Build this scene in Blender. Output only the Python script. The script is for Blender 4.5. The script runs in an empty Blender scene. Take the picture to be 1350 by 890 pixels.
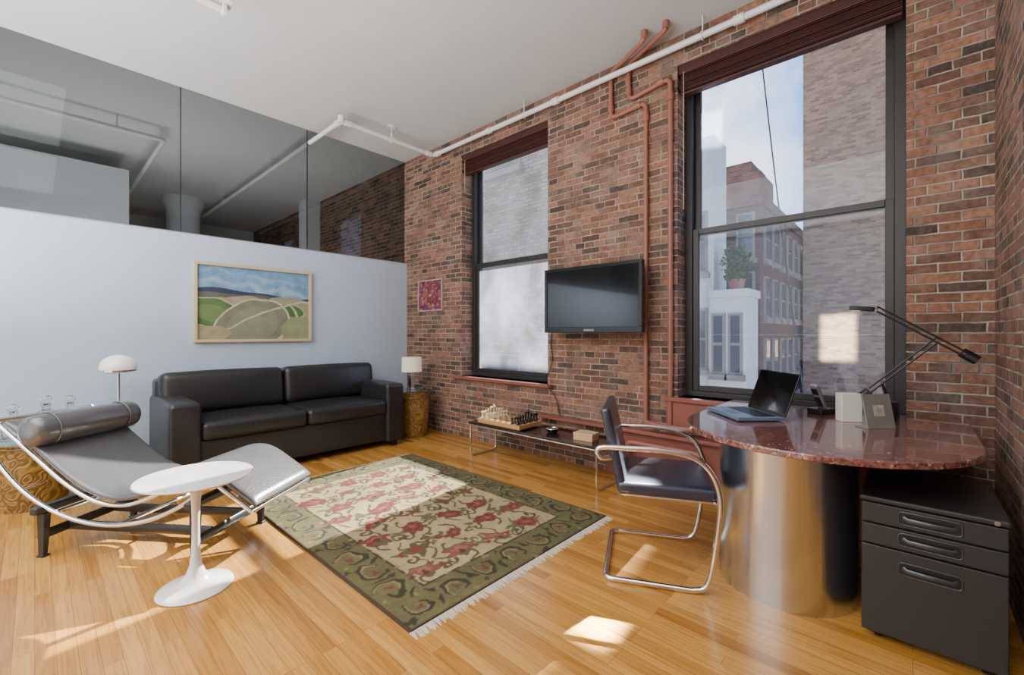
import bpy, bmesh, math, random
import numpy as np
from mathutils import Vector, Matrix
random.seed(4); np.random.seed(4)
scene = bpy.context.scene
COL = scene.collection
pi = math.pi

def c(r, g, b):
    def f(v):
        v /= 255.0
        return v/12.92 if v <= 0.04045 else ((v+0.055)/1.055)**2.4
    return (f(r), f(g), f(b), 1.0)

# ------------------------------------------------------------ materials
def newmat(name):
    m = bpy.data.materials.new(name); m.use_nodes = True
    nt = m.node_tree
    return m, nt, nt.nodes["Principled BSDF"]

def P(name, col, rough=0.5, metal=0.0, bump=0.0, bscale=60.0, var=0.0, vscale=4.0, coat=0.0, trans=0.0, emit=None, estr=0.0, spec=0.5, stretch=None):
    m, nt, b = newmat(name)
    b.inputs["Base Color"].default_value = col
    b.inputs["Roughness"].default_value = rough
    b.inputs["Metallic"].default_value = metal
    b.inputs["Coat Weight"].default_value = coat
    b.inputs["Transmission Weight"].default_value = trans
    b.inputs["Specular IOR Level"].default_value = spec
    if emit:
        b.inputs["Emission Color"].default_value = emit
        b.inputs["Emission Strength"].default_value = estr
    tc = nt.nodes.new("ShaderNodeTexCoord")
    src = tc.outputs["Object"]
    if stretch:
        mp = nt.nodes.new("ShaderNodeMapping"); mp.inputs["Scale"].default_value = stretch
        nt.links.new(src, mp.inputs["Vector"]); src = mp.outputs["Vector"]
    n = nt.nodes.new("ShaderNodeTexNoise"); n.inputs["Scale"].default_value = vscale; n.inputs["Detail"].default_value = 5
    nt.links.new(src, n.inputs["Vector"])
    v = max(var, 0.04)
    mx = nt.nodes.new("ShaderNodeMix"); mx.data_type = 'RGBA'; mx.blend_type = 'MULTIPLY'
    mx.inputs["Factor"].default_value = 1.0
    mx.inputs[6].default_value = col
    rp = nt.nodes.new("ShaderNodeValToRGB")
    rp.color_ramp.elements[0].position = 0.3; rp.color_ramp.elements[0].color = (1-v, 1-v, 1-v, 1)
    rp.color_ramp.elements[1].position = 0.7; rp.color_ramp.elements[1].color = (1, 1, 1, 1)
    nt.links.new(n.outputs["Fac"], rp.inputs["Fac"]); nt.links.new(rp.outputs["Color"], mx.inputs[7])
    nt.links.new(mx.outputs[2], b.inputs["Base Color"])
    if bump > 0:
        n2 = nt.nodes.new("ShaderNodeTexNoise"); n2.inputs["Scale"].default_value = bscale; n2.inputs["Detail"].default_value = 4
        nt.links.new(src, n2.inputs["Vector"])
        bp = nt.nodes.new("ShaderNodeBump"); bp.inputs["Strength"].default_value = bump; bp.inputs["Distance"].default_value = 0.004
        nt.links.new(n2.outputs["Fac"], bp.inputs["Height"]); nt.links.new(bp.outputs["Normal"], b.inputs["Normal"])
    return m

def wall_uv(nt):
    """vector (u,z,0) where u runs along whichever horizontal axis the face lies on"""
    tc = nt.nodes.new("ShaderNodeTexCoord"); sp = nt.nodes.new("ShaderNodeSeparateXYZ")
    nt.links.new(tc.outputs["Object"], sp.inputs[0])
    sn = nt.nodes.new("ShaderNodeSeparateXYZ"); nt.links.new(tc.outputs["Normal"], sn.inputs[0])
    ab = nt.nodes.new("ShaderNodeMath"); ab.operation = 'ABSOLUTE'; nt.links.new(sn.outputs[0], ab.inputs[0])
    gt = nt.nodes.new("ShaderNodeMath"); gt.operation = 'GREATER_THAN'; gt.inputs[1].default_value = 0.5
    nt.links.new(ab.outputs[0], gt.inputs[0])
    mx = nt.nodes.new("ShaderNodeMix"); mx.data_type = 'FLOAT'
    nt.links.new(gt.outputs[0], mx.inputs[0]); nt.links.new(sp.outputs[0], mx.inputs[2]); nt.links.new(sp.outputs[1], mx.inputs[3])
    cb = nt.nodes.new("ShaderNodeCombineXYZ")
    nt.links.new(mx.outputs[0], cb.inputs[0]); nt.links.new(sp.outputs[2], cb.inputs[1])
    return cb.outputs[0], tc

def ramp(nt, stops, interp='LINEAR'):
    r = nt.nodes.new("ShaderNodeValToRGB"); cr = r.color_ramp; cr.interpolation = interp
    while len(cr.elements) < len(stops): cr.elements.new(0.5)
    for e, (p, col) in zip(cr.elements, stops): e.position = p; e.color = col
    return r

def brick_mat(name, stops, mortar, bw=0.19, rh=0.056, ms=0.006, bump=0.9, blotch=0.4, blotchcol=None, rough=0.85, wob=0.015, sq=True, darkm=0.5):
    m, nt, b = newmat(name)
    vec, tc = wall_uv(nt)
    nz = nt.nodes.new("ShaderNodeTexNoise"); nz.inputs["Scale"].default_value = 12; nt.links.new(tc.outputs["Object"], nz.inputs["Vector"])
    sub = nt.nodes.new("ShaderNodeVectorMath"); sub.operation = 'MULTIPLY_ADD'
    nt.links.new(nz.outputs["Color"], sub.inputs[0]); sub.inputs[1].default_value = (wob, wob*0.85, 0); nt.links.new(vec, sub.inputs[2])
    br = nt.nodes.new("ShaderNodeTexBrick")
    br.inputs["Scale"].default_value = 1.0; br.inputs["Brick Width"].default_value = bw; br.inputs["Row Height"].default_value = rh
    br.inputs["Mortar Size"].default_value = ms; br.inputs["Mortar Smooth"].default_value = 0.5; br.inputs["Bias"].default_value = 0
    if sq: br.squash = 0.55; br.squash_frequency = 6
    br.inputs["Color1"].default_value = (0, 0, 0, 1); br.inputs["Color2"].default_value = (1, 1, 1, 1); br.inputs["Mortar"].default_value = (0.5, 0.5, 0.5, 1)
    nt.links.new(sub.outputs[0], br.inputs["Vector"])
    rp = ramp(nt, stops); nt.links.new(br.outputs["Color"], rp.inputs["Fac"])
    n1 = nt.nodes.new("ShaderNodeTexNoise"); n1.inputs["Scale"].default_value = 38; n1.inputs["Detail"].default_value = 6; nt.links.new(tc.outputs["Object"], n1.inputs["Vector"])
    r1 = ramp(nt, [(0.3, (0.6, 0.58, 0.56, 1)), (0.7, (1.18, 1.16, 1.15, 1))]); nt.links.new(n1.outputs["Fac"], r1.inputs["Fac"])
    mu = nt.nodes.new("ShaderNodeMix"); mu.data_type = 'RGBA'; mu.blend_type = 'MULTIPLY'; mu.inputs[0].default_value = 1
    nt.links.new(rp.outputs["Color"], mu.inputs[6]); nt.links.new(r1.outputs["Color"], mu.inputs[7])
    n2 = nt.nodes.new("ShaderNodeTexNoise"); n2.inputs["Scale"].default_value = 3.2; n2.inputs["Detail"].default_value = 12; n2.inputs["Roughness"].default_value = 0.8; nt.links.new(tc.outputs["Object"], n2.inputs["Vector"])
    r2 = ramp(nt, [(0.48, (0, 0, 0, 1)), (0.72, (blotch, blotch, blotch, 1))]); nt.links.new(n2.outputs["Fac"], r2.inputs["Fac"])
    mb = nt.nodes.new("ShaderNodeMix"); mb.data_type = 'RGBA'
    nt.links.new(r2.outputs["Color"], mb.inputs[0]); nt.links.new(mu.outputs[2], mb.inputs[6]); mb.inputs[7].default_value = blotchcol or mortar
    mm = nt.nodes.new("ShaderNodeMix"); mm.data_type = 'RGBA'
    nt.links.new(br.outputs["Fac"], mm.inputs[0]); nt.links.new(mb.outputs[2], mm.inputs[6])
    n3 = nt.nodes.new("ShaderNodeTexNoise"); n3.inputs["Scale"].default_value = 6; n3.inputs["Detail"].default_value = 5; nt.links.new(tc.outputs["Object"], n3.inputs["Vector"])
    dark = tuple([x*darkm for x in mortar[:3]]+[1])
    r3 = ramp(nt, [(0.38, dark), (0.6, mortar)]); nt.links.new(n3.outputs["Fac"], r3.inputs["Fac"])
    nt.links.new(r3.outputs["Color"], mm.inputs[7])
    nt.links.new(mm.outputs[2], b.inputs["Base Color"])
    b.inputs["Roughness"].default_value = rough
    ht = nt.nodes.new("ShaderNodeMath"); ht.operation = 'MULTIPLY_ADD'; ht.inputs[1].default_value = -1.0
    nt.links.new(br.outputs["Fac"], ht.inputs[0]); nt.links.new(n1.outputs["Fac"], ht.inputs[2])
    bp = nt.nodes.new("ShaderNodeBump"); bp.inputs["Strength"].default_value = bump; bp.inputs["Distance"].default_value = 0.008
    nt.links.new(ht.outputs[0], bp.inputs["Height"]); nt.links.new(bp.outputs["Normal"], b.inputs["Normal"])
    return m

def floor_mat():
    m, nt, b = newmat("oak_strip_floor")
    tc = nt.nodes.new("ShaderNodeTexCoord"); sp = nt.nodes.new("ShaderNodeSeparateXYZ"); nt.links.new(tc.outputs["Object"], sp.inputs[0])
    cb = nt.nodes.new("ShaderNodeCombineXYZ"); nt.links.new(sp.outputs[1], cb.inputs[0]); nt.links.new(sp.outputs[0], cb.inputs[1])
    br = nt.nodes.new("ShaderNodeTexBrick"); br.offset = 0.37; br.offset_frequency = 3
    br.inputs["Scale"].default_value = 1; br.inputs["Brick Width"].default_value = 0.83; br.inputs["Row Height"].default_value = 0.057
    br.inputs["Mortar Size"].default_value = 0.0007; br.inputs["Mortar Smooth"].default_value = 0.2
    br.inputs["Color1"].default_value = (0, 0, 0, 1); br.inputs["Color2"].default_value = (1, 1, 1, 1); br.inputs["Mortar"].default_value = (0, 0, 0, 1)
    nt.links.new(cb.outputs[0], br.inputs["Vector"])
    rp = ramp(nt, [(0.0, c(164, 110, 46)), (0.35, c(190, 135, 60)), (0.7, c(204, 150, 74)), (1.0, c(174, 118, 50))]); nt.links.new(br.outputs["Color"], rp.inputs["Fac"])
    mp = nt.nodes.new("ShaderNodeMapping"); mp.inputs["Scale"].default_value = (55, 2.2, 1); nt.links.new(tc.outputs["Object"], mp.inputs["Vector"])
    ad = nt.nodes.new("ShaderNodeVectorMath"); ad.operation = 'MULTIPLY_ADD'; ad.inputs[1].default_value = (7, 9, 5)
    nt.links.new(br.outputs["Color"], ad.inputs[0]); nt.links.new(mp.outputs[0], ad.inputs[2])
    n = nt.nodes.new("ShaderNodeTexNoise"); n.inputs["Scale"].default_value = 1.0; n.inputs["Detail"].default_value = 7; n.inputs["Distortion"].default_value = 1.4
    nt.links.new(ad.outputs[0], n.inputs["Vector"])
    r1 = ramp(nt, [(0.3, (0.7, 0.64, 0.54, 1)), (0.55, (1, 1, 1, 1)), (0.8, (1.07, 1.06, 1.04, 1))]); nt.links.new(n.outputs["Fac"], r1.inputs["Fac"])
    mu = nt.nodes.new("ShaderNodeMix"); mu.data_type = 'RGBA'; mu.blend_type = 'MULTIPLY'; mu.inputs[0].default_value = 1
    nt.links.new(rp.outputs["Color"], mu.inputs[6]); nt.links.new(r1.outputs["Color"], mu.inputs[7])
    mm = nt.nodes.new("ShaderNodeMix"); mm.data_type = 'RGBA'; nt.links.new(br.outputs["Fac"], mm.inputs[0]); nt.links.new(mu.outputs[2], mm.inputs[6]); mm.inputs[7].default_value = c(112, 68, 28)
    nt.links.new(mm.outputs[2], b.inputs["Base Color"])
    b.inputs["Roughness"].default_value = 0.27; b.inputs["Coat Weight"].default_value = 0.15; b.inputs["Coat Roughness"].default_value = 0.16
    bp = nt.nodes.new("ShaderNodeBump"); bp.inputs["Strength"].default_value = 0.12; bp.inputs["Distance"].default_value = 0.002
    nt.links.new(n.outputs["Fac"], bp.inputs["Height"]); nt.links.new(bp.outputs["Normal"], b.inputs["Normal"])
    return m

def attr_mat(name, rough=0.7, bump=0.0, bscale=300, coat=0.0):
    m, nt, b = newmat(name)
    a = nt.nodes.new("ShaderNodeAttribute"); a.attribute_name = "Col"
    nt.links.new(a.outputs["Color"], b.inputs["Base Color"]); b.inputs["Roughness"].default_value = rough; b.inputs["Coat Weight"].default_value = coat
    if bump:
        tc = nt.nodes.new("ShaderNodeTexCoord"); n = nt.nodes.new("ShaderNodeTexNoise"); n.inputs["Scale"].default_value = bscale
        nt.links.new(tc.outputs["Object"], n.inputs["Vector"]); bp = nt.nodes.new("ShaderNodeBump"); bp.inputs["Strength"].default_value = bump; bp.inputs["Distance"].default_value = 0.004
        nt.links.new(n.outputs["Fac"], bp.inputs["Height"]); nt.links.new(bp.outputs["Normal"], b.inputs["Normal"])
    return m

def pane_mat(name, tint, haze=0.0, hazecol=(0.7, 0.75, 0.9, 1), rough=0.0, f0=0.016):
    m = bpy.data.materials.new(name); m.use_nodes = True; nt = m.node_tree; nt.nodes.clear()
    out = nt.nodes.new("ShaderNodeOutputMaterial"); tr = nt.nodes.new("ShaderNodeBsdfTransparent"); tr.inputs[0].default_value = tint
    gl = nt.nodes.new("ShaderNodeBsdfGlossy"); gl.inputs["Roughness"].default_value = rough; gl.inputs["Color"].default_value = (0.9, 0.95, 0.95, 1)
    lw = nt.nodes.new("ShaderNodeLayerWeight"); lw.inputs["Blend"].default_value = 0.5
    pw = nt.nodes.new("ShaderNodeMath"); pw.operation = 'POWER'; pw.inputs[1].default_value = 5; nt.links.new(lw.outputs["Facing"], pw.inputs[0])
    ma = nt.nodes.new("ShaderNodeMath"); ma.operation = 'MULTIPLY_ADD'; ma.inputs[1].default_value = 1-f0; ma.inputs[2].default_value = f0; nt.links.new(pw.outputs[0], ma.inputs[0])
    mx = nt.nodes.new("ShaderNodeMixShader"); nt.links.new(ma.outputs[0], mx.inputs[0]); nt.links.new(tr.outputs[0], mx.inputs[1]); nt.links.new(gl.outputs[0], mx.inputs[2])
    last = mx.outputs[0]
    if haze > 0:
        tl = nt.nodes.new("ShaderNodeBsdfTranslucent"); tl.inputs[0].default_value = hazecol
        tc = nt.nodes.new("ShaderNodeTexCoord"); n = nt.nodes.new("ShaderNodeTexNoise"); n.inputs["Scale"].default_value = 2.2; n.inputs["Detail"].default_value = 4
        nt.links.new(tc.outputs["Object"], n.inputs["Vector"])
        mr = nt.nodes.new("ShaderNodeMapRange"); mr.inputs["From Min"].default_value = 0.35; mr.inputs["From Max"].default_value = 0.7
        mr.inputs["To Min"].default_value = haze*0.4; mr.inputs["To Max"].default_value = haze*1.5; nt.links.new(n.outputs["Fac"], mr.inputs["Value"])
        m2 = nt.nodes.new("ShaderNodeMixShader"); nt.links.new(mr.outputs[0], m2.inputs[0]); nt.links.new(last, m2.inputs[1]); nt.links.new(tl.outputs[0], m2.inputs[2]); last = m2.outputs[0]
    nt.links.new(last, out.inputs[0])
    return m

# ------------------------------------------------------------ geometry generators -> (verts, faces)
def gbox(x0, x1, y0, y1, z0, z1):
    v = [(x0,y0,z0),(x1,y0,z0),(x1,y1,z0),(x0,y1,z0),(x0,y0,z1),(x1,y0,z1),(x1,y1,z1),(x0,y1,z1)]
    f = [(0,3,2,1),(4,5,6,7),(0,1,5,4),(1,2,6,5),(2,3,7,6),(3,0,4,7)]
    return v, f

def glathe(prof, n=40, cx=0, cy=0):
    v = []; f = []
    for (r, z) in prof:
        for i in range(n):
            a = 2*pi*i/n; v.append((cx+r*math.cos(a), cy+r*math.sin(a), z))
    for k in range(len(prof)-1):
        for i in range(n):
            j = (i+1) % n
            f.append((k*n+i, k*n+j, (k+1)*n+j, (k+1)*n+i))
    f.append(tuple(reversed(range(n)))); f.append(tuple((len(prof)-1)*n+i for i in range(n)))
    return v, f

def gloft(rings, caps=True, closed=False):
    n = len(rings[0]); v = [p for r in rings for p in r]; f = []
    K = len(rings)
    for k in range(K if closed else K-1):
        kk = (k+1) % K
        for i in range(n):
            j = (i+1) % n; f.append((k*n+i, k*n+j, kk*n+j, kk*n+i))
    if caps and not closed:
        f.append(tuple(reversed(range(n)))); f.append(tuple((K-1)*n+i for i in range(n)))
    return v, f

def gtube(pts, r, seg=12, closed=False, flat=None):
    pts = [Vector(p) for p in pts]; K = len(pts); rings = []
    T = []
    for i in range(K):
        if closed: t = pts[(i+1) % K]-pts[i-1]
        else: t = pts[min(i+1, K-1)]-pts[max(i-1, 0)]
        T.append(t.normalized())
    up = Vector((0, 0, 1)) if abs(T[0].z) < 0.9 else Vector((1, 0, 0))
    nrm = T[0].cross(up).normalized()
    for i in range(K):
        nrm = (nrm - T[i]*nrm.dot(T[i]))
        if nrm.length < 1e-6: nrm = T[i].orthogonal()
        nrm.normalize(); bn = T[i].cross(nrm)
        a = r if not flat else flat[0]; bb = r if not flat else flat[1]
        rings.append([tuple(pts[i]+nrm*(a*math.cos(2*pi*k/seg))+bn*(bb*math.sin(2*pi*k/seg))) for k in range(seg)])
    return gloft(rings, closed=closed)

def fillet(pts, rad, n=7):
    pts = [Vector(p) for p in pts]; out = [pts[0]]
    for i in range(1, len(pts)-1):
        p = pts[i]; a = pts[i-1]-p; b = pts[i+1]-p
        d = min(rad, a.length*0.48, b.length*0.48)
        A = p+a.normalized()*d; B = p+b.normalized()*d
        for k in range(n+1):
            t = k/n; out.append(A*(1-t)**2+p*2*t*(1-t)+B*t**2)
    out.append(pts[-1]); return out

def catmull(pts, n=8):
    pts = [Vector(p) for p in pts]; P_ = [pts[0]*2-pts[1]]+pts+[pts[-1]*2-pts[-2]]; out = []
    for i in range(1, len(P_)-2):
        a, b, cc, d = P_[i-1:i+3]
        for k in range(n):
            t = k/n
            out.append(0.5*((2*b)+(-a+cc)*t+(2*a-5*b+4*cc-d)*t*t+(-a+3*b-3*cc+d)*t**3))
    out.append(pts[-1]); return out

def gcush(x0, x1, y0, y1, z0, z1, r=0.04, puff=0.0, n=12, puffx=0.0, puffy=0.0):
    hx, hy, hz = (x1-x0)/2, (y1-y0)/2, (z1-z0)/2; cx, cy, cz = (x0+x1)/2, (y0+y1)/2, (z0+z1)/2
    bm = bmesh.new()
    def par(h):
        e = min(r/h, 0.95); m = 4
        return [-1+e*(1-math.cos(k/m*pi/2)) for k in range(m)] + list(np.linspace(-1+e, 1-e, n)) + [1-e*(1-math.cos(k/m*pi/2)) for k in reversed(range(m))]
    px, py, pz = par(hx), par(hy), par(hz)
    def face(A, B, mk):
        g = [[bm.verts.new(mk(a, b)) for b in B] for a in A]
        for i in range(len(A)-1):
            for j in range(len(B)-1): bm.faces.new((g[i][j], g[i+1][j], g[i+1][j+1], g[i][j+1]))
    face(px, py, lambda a, b: (a, b, 1)); face(px, py, lambda a, b: (a, b, -1))
    face(px, pz, lambda a, b: (a, 1, b)); face(px, pz, lambda a, b: (a, -1, b))
    face(py, pz, lambda a, b: (1, a, b)); face(py, pz, lambda a, b: (-1, a, b))
    bmesh.ops.remove_doubles(bm, verts=bm.verts, dist=1e-6)
    for v in bm.verts:
        a, b, g = v.co
        q = Vector((a*hx, b*hy, g*hz)); rr = min(r, hx*0.98, hy*0.98, hz*0.98)
        inn = Vector((max(-hx+rr, min(hx-rr, q.x)), max(-hy+rr, min(hy-rr, q.y)), max(-hz+rr, min(hz-rr, q.z))))
        d = q-inn
        if d.length > 1e-7: q = inn+d.normalized()*rr
        q.z += puff*g*(1-a*a)*(1-b*b); q.x += puffx*a*(1-g*g)*(1-b*b); q.y += puffy*b*(1-g*g)*(1-a*a)
        v.co = (q.x+cx, q.y+cy, q.z+cz)
    bmesh.ops.recalc_face_normals(bm, faces=bm.faces)
    bm.verts.index_update()
    V = [tuple(v.co) for v in bm.verts]; F = [tuple(x.index for x in f.verts) for f in bm.faces]; bm.free()
    return V, F

def xf(g, M):
    return [tuple(M @ Vector(p)) for p in g[0]], g[1]

def gpoly(pts2, z0, z1):
    n = len(pts2)
    v = [(x, y, z0) for x, y in pts2]+[(x, y, z1) for x, y in pts2]
    f = [tuple(reversed(range(n))), tuple(range(n, 2*n))]+[(i, (i+1) % n, n+(i+1) % n, n+i) for i in range(n)]
    return v, f

def obj(name, geoms, mats, parent=None, loc=(0, 0, 0), rot=(0, 0, 0), bevel=0.0, seg=2, ang=38, smooth=True, label=None, category=None, kind=None, group=None, recalc=True):
    if isinstance(geoms, tuple): geoms = [geoms]
    if not isinstance(mats, (list, tuple)): mats = [mats]
    V = []; F = []; MI = []
    for g in geoms:
        o = len(V); V += list(g[0]); F += [tuple(i+o for i in f) for f in g[1]]; MI += [g[2] if len(g) > 2 else 0]*len(g[1])
    me = bpy.data.meshes.new(name); me.from_pydata(V, [], F)
    for m in mats: me.materials.append(m)
    me.polygons.foreach_set("material_index", MI)
    bm = bmesh.new(); bm.from_mesh(me)
    if recalc: bmesh.ops.recalc_face_normals(bm, faces=bm.faces)
    for f in bm.faces: f.smooth = smooth
    if smooth:
        for e in bm.edges:
            if len(e.link_faces) == 2 and e.calc_face_angle(0) > math.radians(ang): e.smooth = False
    bm.to_mesh(me); bm.free(); me.update()
    o = bpy.data.objects.new(name, me); COL.objects.link(o)
    o.location = loc; o.rotation_euler = rot
    if parent: o.parent = parent
    if bevel > 0:
        md = o.modifiers.new("bevel", 'BEVEL'); md.width = bevel; md.segments = seg; md.limit_method = 'ANGLE'; md.angle_limit = math.radians(40); md.harden_normals = True
    if label: o["label"] = label
    if category: o["category"] = category
    if kind: o["kind"] = kind
    if group: o["group"] = group
    return o

def objs(name, geoms, mats, parent, **k):
    return [obj(name, [g], mats, parent, **k) for g in geoms]

def thing(name, label, category, loc=(0, 0, 0), rotz=0.0, kind=None, group=None):
    e = bpy.data.objects.new(name, None); COL.objects.link(e); e.empty_display_size = 0.1
    e.location = loc; e.rotation_euler = (0, 0, rotz); e["label"] = label; e["category"] = category
    if kind: e["kind"] = kind
    if group: e["group"] = group
    return e

def colgrid(name, W, H, nx, ny, colors, mat, parent=None, loc=(0, 0, 0), rot=(0, 0, 0), tuck=0.0):
    xs = np.linspace(0, W, nx); ys = np.linspace(0, H, ny)
    X, Y = np.meshgrid(xs, ys); Z = np.zeros_like(X)
    if tuck: Z[0, :] -= tuck; Z[-1, :] -= tuck; Z[1:-1, 0] -= tuck; Z[1:-1, -1] -= tuck
    co = np.stack([X, Y, Z], -1).reshape(-1, 3)
    i = np.arange(nx*ny).reshape(ny, nx)
    f = np.stack([i[:-1, :-1], i[:-1, 1:], i[1:, 1:], i[1:, :-1]], -1).reshape(-1, 4)
    me = bpy.data.meshes.new(name); me.from_pydata(co.tolist(), [], f.tolist())
    at = me.color_attributes.new("Col", 'FLOAT_COLOR', 'POINT')
    cl = np.ones((ny, nx, 4), np.float32); cl[..., :3] = colors; at.data.foreach_set("color", cl.reshape(-1))
    me.materials.append(mat)
    me.polygons.foreach_set("use_smooth", [True]*len(me.polygons))
    o = bpy.data.objects.new(name, me); COL.objects.link(o); o.location = loc; o.rotation_euler = rot
    if parent: o.parent = parent
    return o

def vnoise(nx, ny, cells, seed=0, octaves=4):
    rng = np.random.RandomState(seed); out = np.zeros((ny, nx)); amp = 1; tot = 0
    for o in range(octaves):
        cx = int(cells*2**o)+2; cy = max(2, int(cells*2**o*ny/nx)+2)
        g = rng.rand(cy+1, cx+1)
        x = np.linspace(0, cx-0.001, nx); y = np.linspace(0, cy-0.001, ny)
        xi = x.astype(int); yi = y.astype(int); fx = x-xi; fy = y-yi; fx = fx*fx*(3-2*fx); fy = fy*fy*(3-2*fy)
        a = g[np.ix_(yi, xi)]; b = g[np.ix_(yi, xi+1)]; d = g[np.ix_(yi+1, xi)]; e = g[np.ix_(yi+1, xi+1)]
        FX = fx[None, :]; FY = fy[:, None]
        out += amp*((a*(1-FX)+b*FX)*(1-FY)+(d*(1-FX)+e*FX)*FY); tot += amp; amp *= 0.5
    return out/tot

def L(col): return np.array(c(*col)[:3])

# ------------------------------------------------------------ shared materials
M_brick = brick_mat("old_red_brick", [(0.0, c(68, 54, 48)), (0.2, c(110, 78, 62)), (0.45, c(136, 93, 73)), (0.65, c(156, 111, 88)), (0.85, c(120, 84, 67)), (1.0, c(80, 64, 56))], c(170, 161, 148))
M_floor = floor_mat()
M_ceil = P("painted_ceiling", c(204, 205, 205), 0.9, bump=0.1, bscale=20)
M_white = P("white_wall_paint", c(216, 220, 226), 0.85)
M_far = P("grey_wall_paint", c(128, 126, 122), 0.9)
M_part = P("pale_blue_grey_wall_paint", c(184, 200, 219), 0.8)
M_frame = P("dark_window_paint", c(42, 39, 38), 0.45, bump=0.2, bscale=30)
M_red = P("red_brown_paint", c(140, 82, 68), 0.5, bump=0.2, bscale=30, var=0.15)
M_redpipe = P("salmon_pipe_paint", c(154, 98, 80), 0.45, var=0.1)
M_whitepipe = P("white_pipe_paint", c(226, 226, 224), 0.4)
M_blind = P("cherry_wood_blind", c(70, 34, 30), 0.4, var=0.2, vscale=12)
M_leather = P("charcoal_leather", c(36, 36, 37), 0.34, bump=0.25, bscale=160, var=0.15, vscale=3)
M_leather2 = P("grey_black_leather", c(80, 80, 82), 0.24, bump=0.3, bscale=110, var=0.15, spec=0.9)
M_chrome = P("polished_chrome", c(232, 232, 234), 0.1, 1.0)
M_steel = P("brushed_steel", c(214, 220, 230), 0.24, 1.0, bump=0.2, bscale=60, var=0.12, vscale=30, stretch=(1, 1, 0.02))
M_black = P("black_enamel", c(20, 20, 21), 0.4)
M_blackmetal = P("charcoal_metal_enamel", c(40, 39, 39), 0.42, bump=0.1, bscale=400)
M_marble = P("white_marble", c(226, 223, 220), 0.2, var=0.24, vscale=7, coat=0.3)
M_whitelac = P("white_lacquer", c(230, 229, 226), 0.22, coat=0.3)
M_glassobj = P("crystal_glass", (0.86, 0.9, 0.9, 1), 0.03, trans=1.0)
M_win = pane_mat("window_pane", (0.97, 0.98, 0.99, 1), haze=0.030, hazecol=(0.55, 0.64, 0.9, 1))
M_win1 = pane_mat("hazy_window_pane", (0.92, 0.94, 0.96, 1), haze=0.12)
M_win1b = pane_mat("faint_haze_window_pane", (0.92, 0.94, 0.96, 1), haze=0.025)
M_tint = pane_mat("grey_tinted_glass", (0.50, 0.51, 0.51, 1), f0=0.02)
M_tabletop_glass = pane_mat("green_table_glass", (0.78, 0.9, 0.86, 1), f0=0.05)
M_lightwood = P("light_wood", c(196, 150, 98), 0.45, var=0.25, vscale=6, stretch=(1, 12, 12))
M_cream = P("cream_boxwood", c(226, 208, 170), 0.35)
M_ebony = P("ebonised_wood", c(26, 23, 22), 0.35)
M_screen = P("glossy_black_screen", c(10, 11, 13), 0.12, coat=0.5)
M_plastic = P("black_gloss_plastic", c(16, 16, 17), 0.2)

# ------------------------------------------------------------ room shell
XW = 3.44; CZ = 3.575
def bwall(name, gs, mat, lab, cat="wall"):
    return obj(name, gs, mat, smooth=False, kind="structure", label=lab, category=cat)
bwall("floor", [gbox(-4, 3.75, -0.5, 11.5, -0.1, 0)], M_floor, "golden oak strip floor with a satin varnish", "floor")
bwall("ceiling", [gbox(-4, 3.75, -0.5, 11.5, CZ, CZ+0.12)], M_ceil, "plain off-white painted ceiling", "ceiling")
W1 = (2.67, 3.96); W2 = (0.03, 1.375); ZB, ZT = 0.72, 3.34
bwall("wall_east", [gbox(XW, 3.75, -0.5, 11.5, -0.0, ZB), gbox(XW, 3.75, -0.5, 11.5, ZT, CZ),
                    gbox(XW, 3.75, -0.5, W2[0], ZB, ZT), gbox(XW, 3.75, W2[1], W1[0], ZB, ZT), gbox(XW, 3.75, W1[1], 11.5, ZB, ZT)], M_brick, "exposed old red brick wall with two tall windows")
bwall("wall_south", [gbox(-4, XW, -0.47, -0.32, 0, CZ)], M_brick, "exposed old red brick side wall")
bwall("wall_west", [gbox(-4.1, -4, -0.5, 11.5, 0, CZ)], M_far, "plain grey painted wall")
bwall("wall_far", [gbox(-4, XW, 11.3, 11.4, 0, CZ)], M_white, "white wall of the next room")
bwall("wall_north", [gbox(-4, XW, 5.1, 5.22, 0, 2.174)], M_part, "pale blue-grey partition wall topped with glass")
bwall("trim_1", [gbox(-4, XW, 5.095, 5.225, 2.174, 2.182)], P("partition_cap", c(150, 154, 160), 0.5), "thin metal cap on the partition", "trim")
w3 = thing("window_3", "frameless grey tinted glass panels above the partition", "interior window", kind="structure")
xs = [-4, -0.25, 0.944, 2.129, XW]
for a, b in zip(xs[:-1], xs[1:]):
    obj("glass_panel", gbox(a+0.003, b-0.003, 5.155, 5.165, 2.182, CZ), M_tint, w3, smooth=False)
for xx in xs[1:-1]:
    obj("panel_joint", gbox(xx-0.003, xx+0.003, 5.153, 5.167, 2.182, CZ), M_black, w3, smooth=False)
bwall("wall_inner", [gbox(-4, 0.83, 7.5, 8.9, 0, 3.34)], M_white, "white enclosure wall in the next room")
obj("column", glathe([(0.24, 0), (0.24, CZ-0.25), (0.3, CZ-0.1), (0.3, CZ)], 32, 1.76, 9.4), M_white, kind="structure", label="round white column in the next room", category="column")
obj("pilaster", gbox(3.2, XW, 7.8, 8.1, 0, CZ), M_white, smooth=False, kind="structure", label="white pilaster against the brick wall", category="pilaster")

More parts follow.
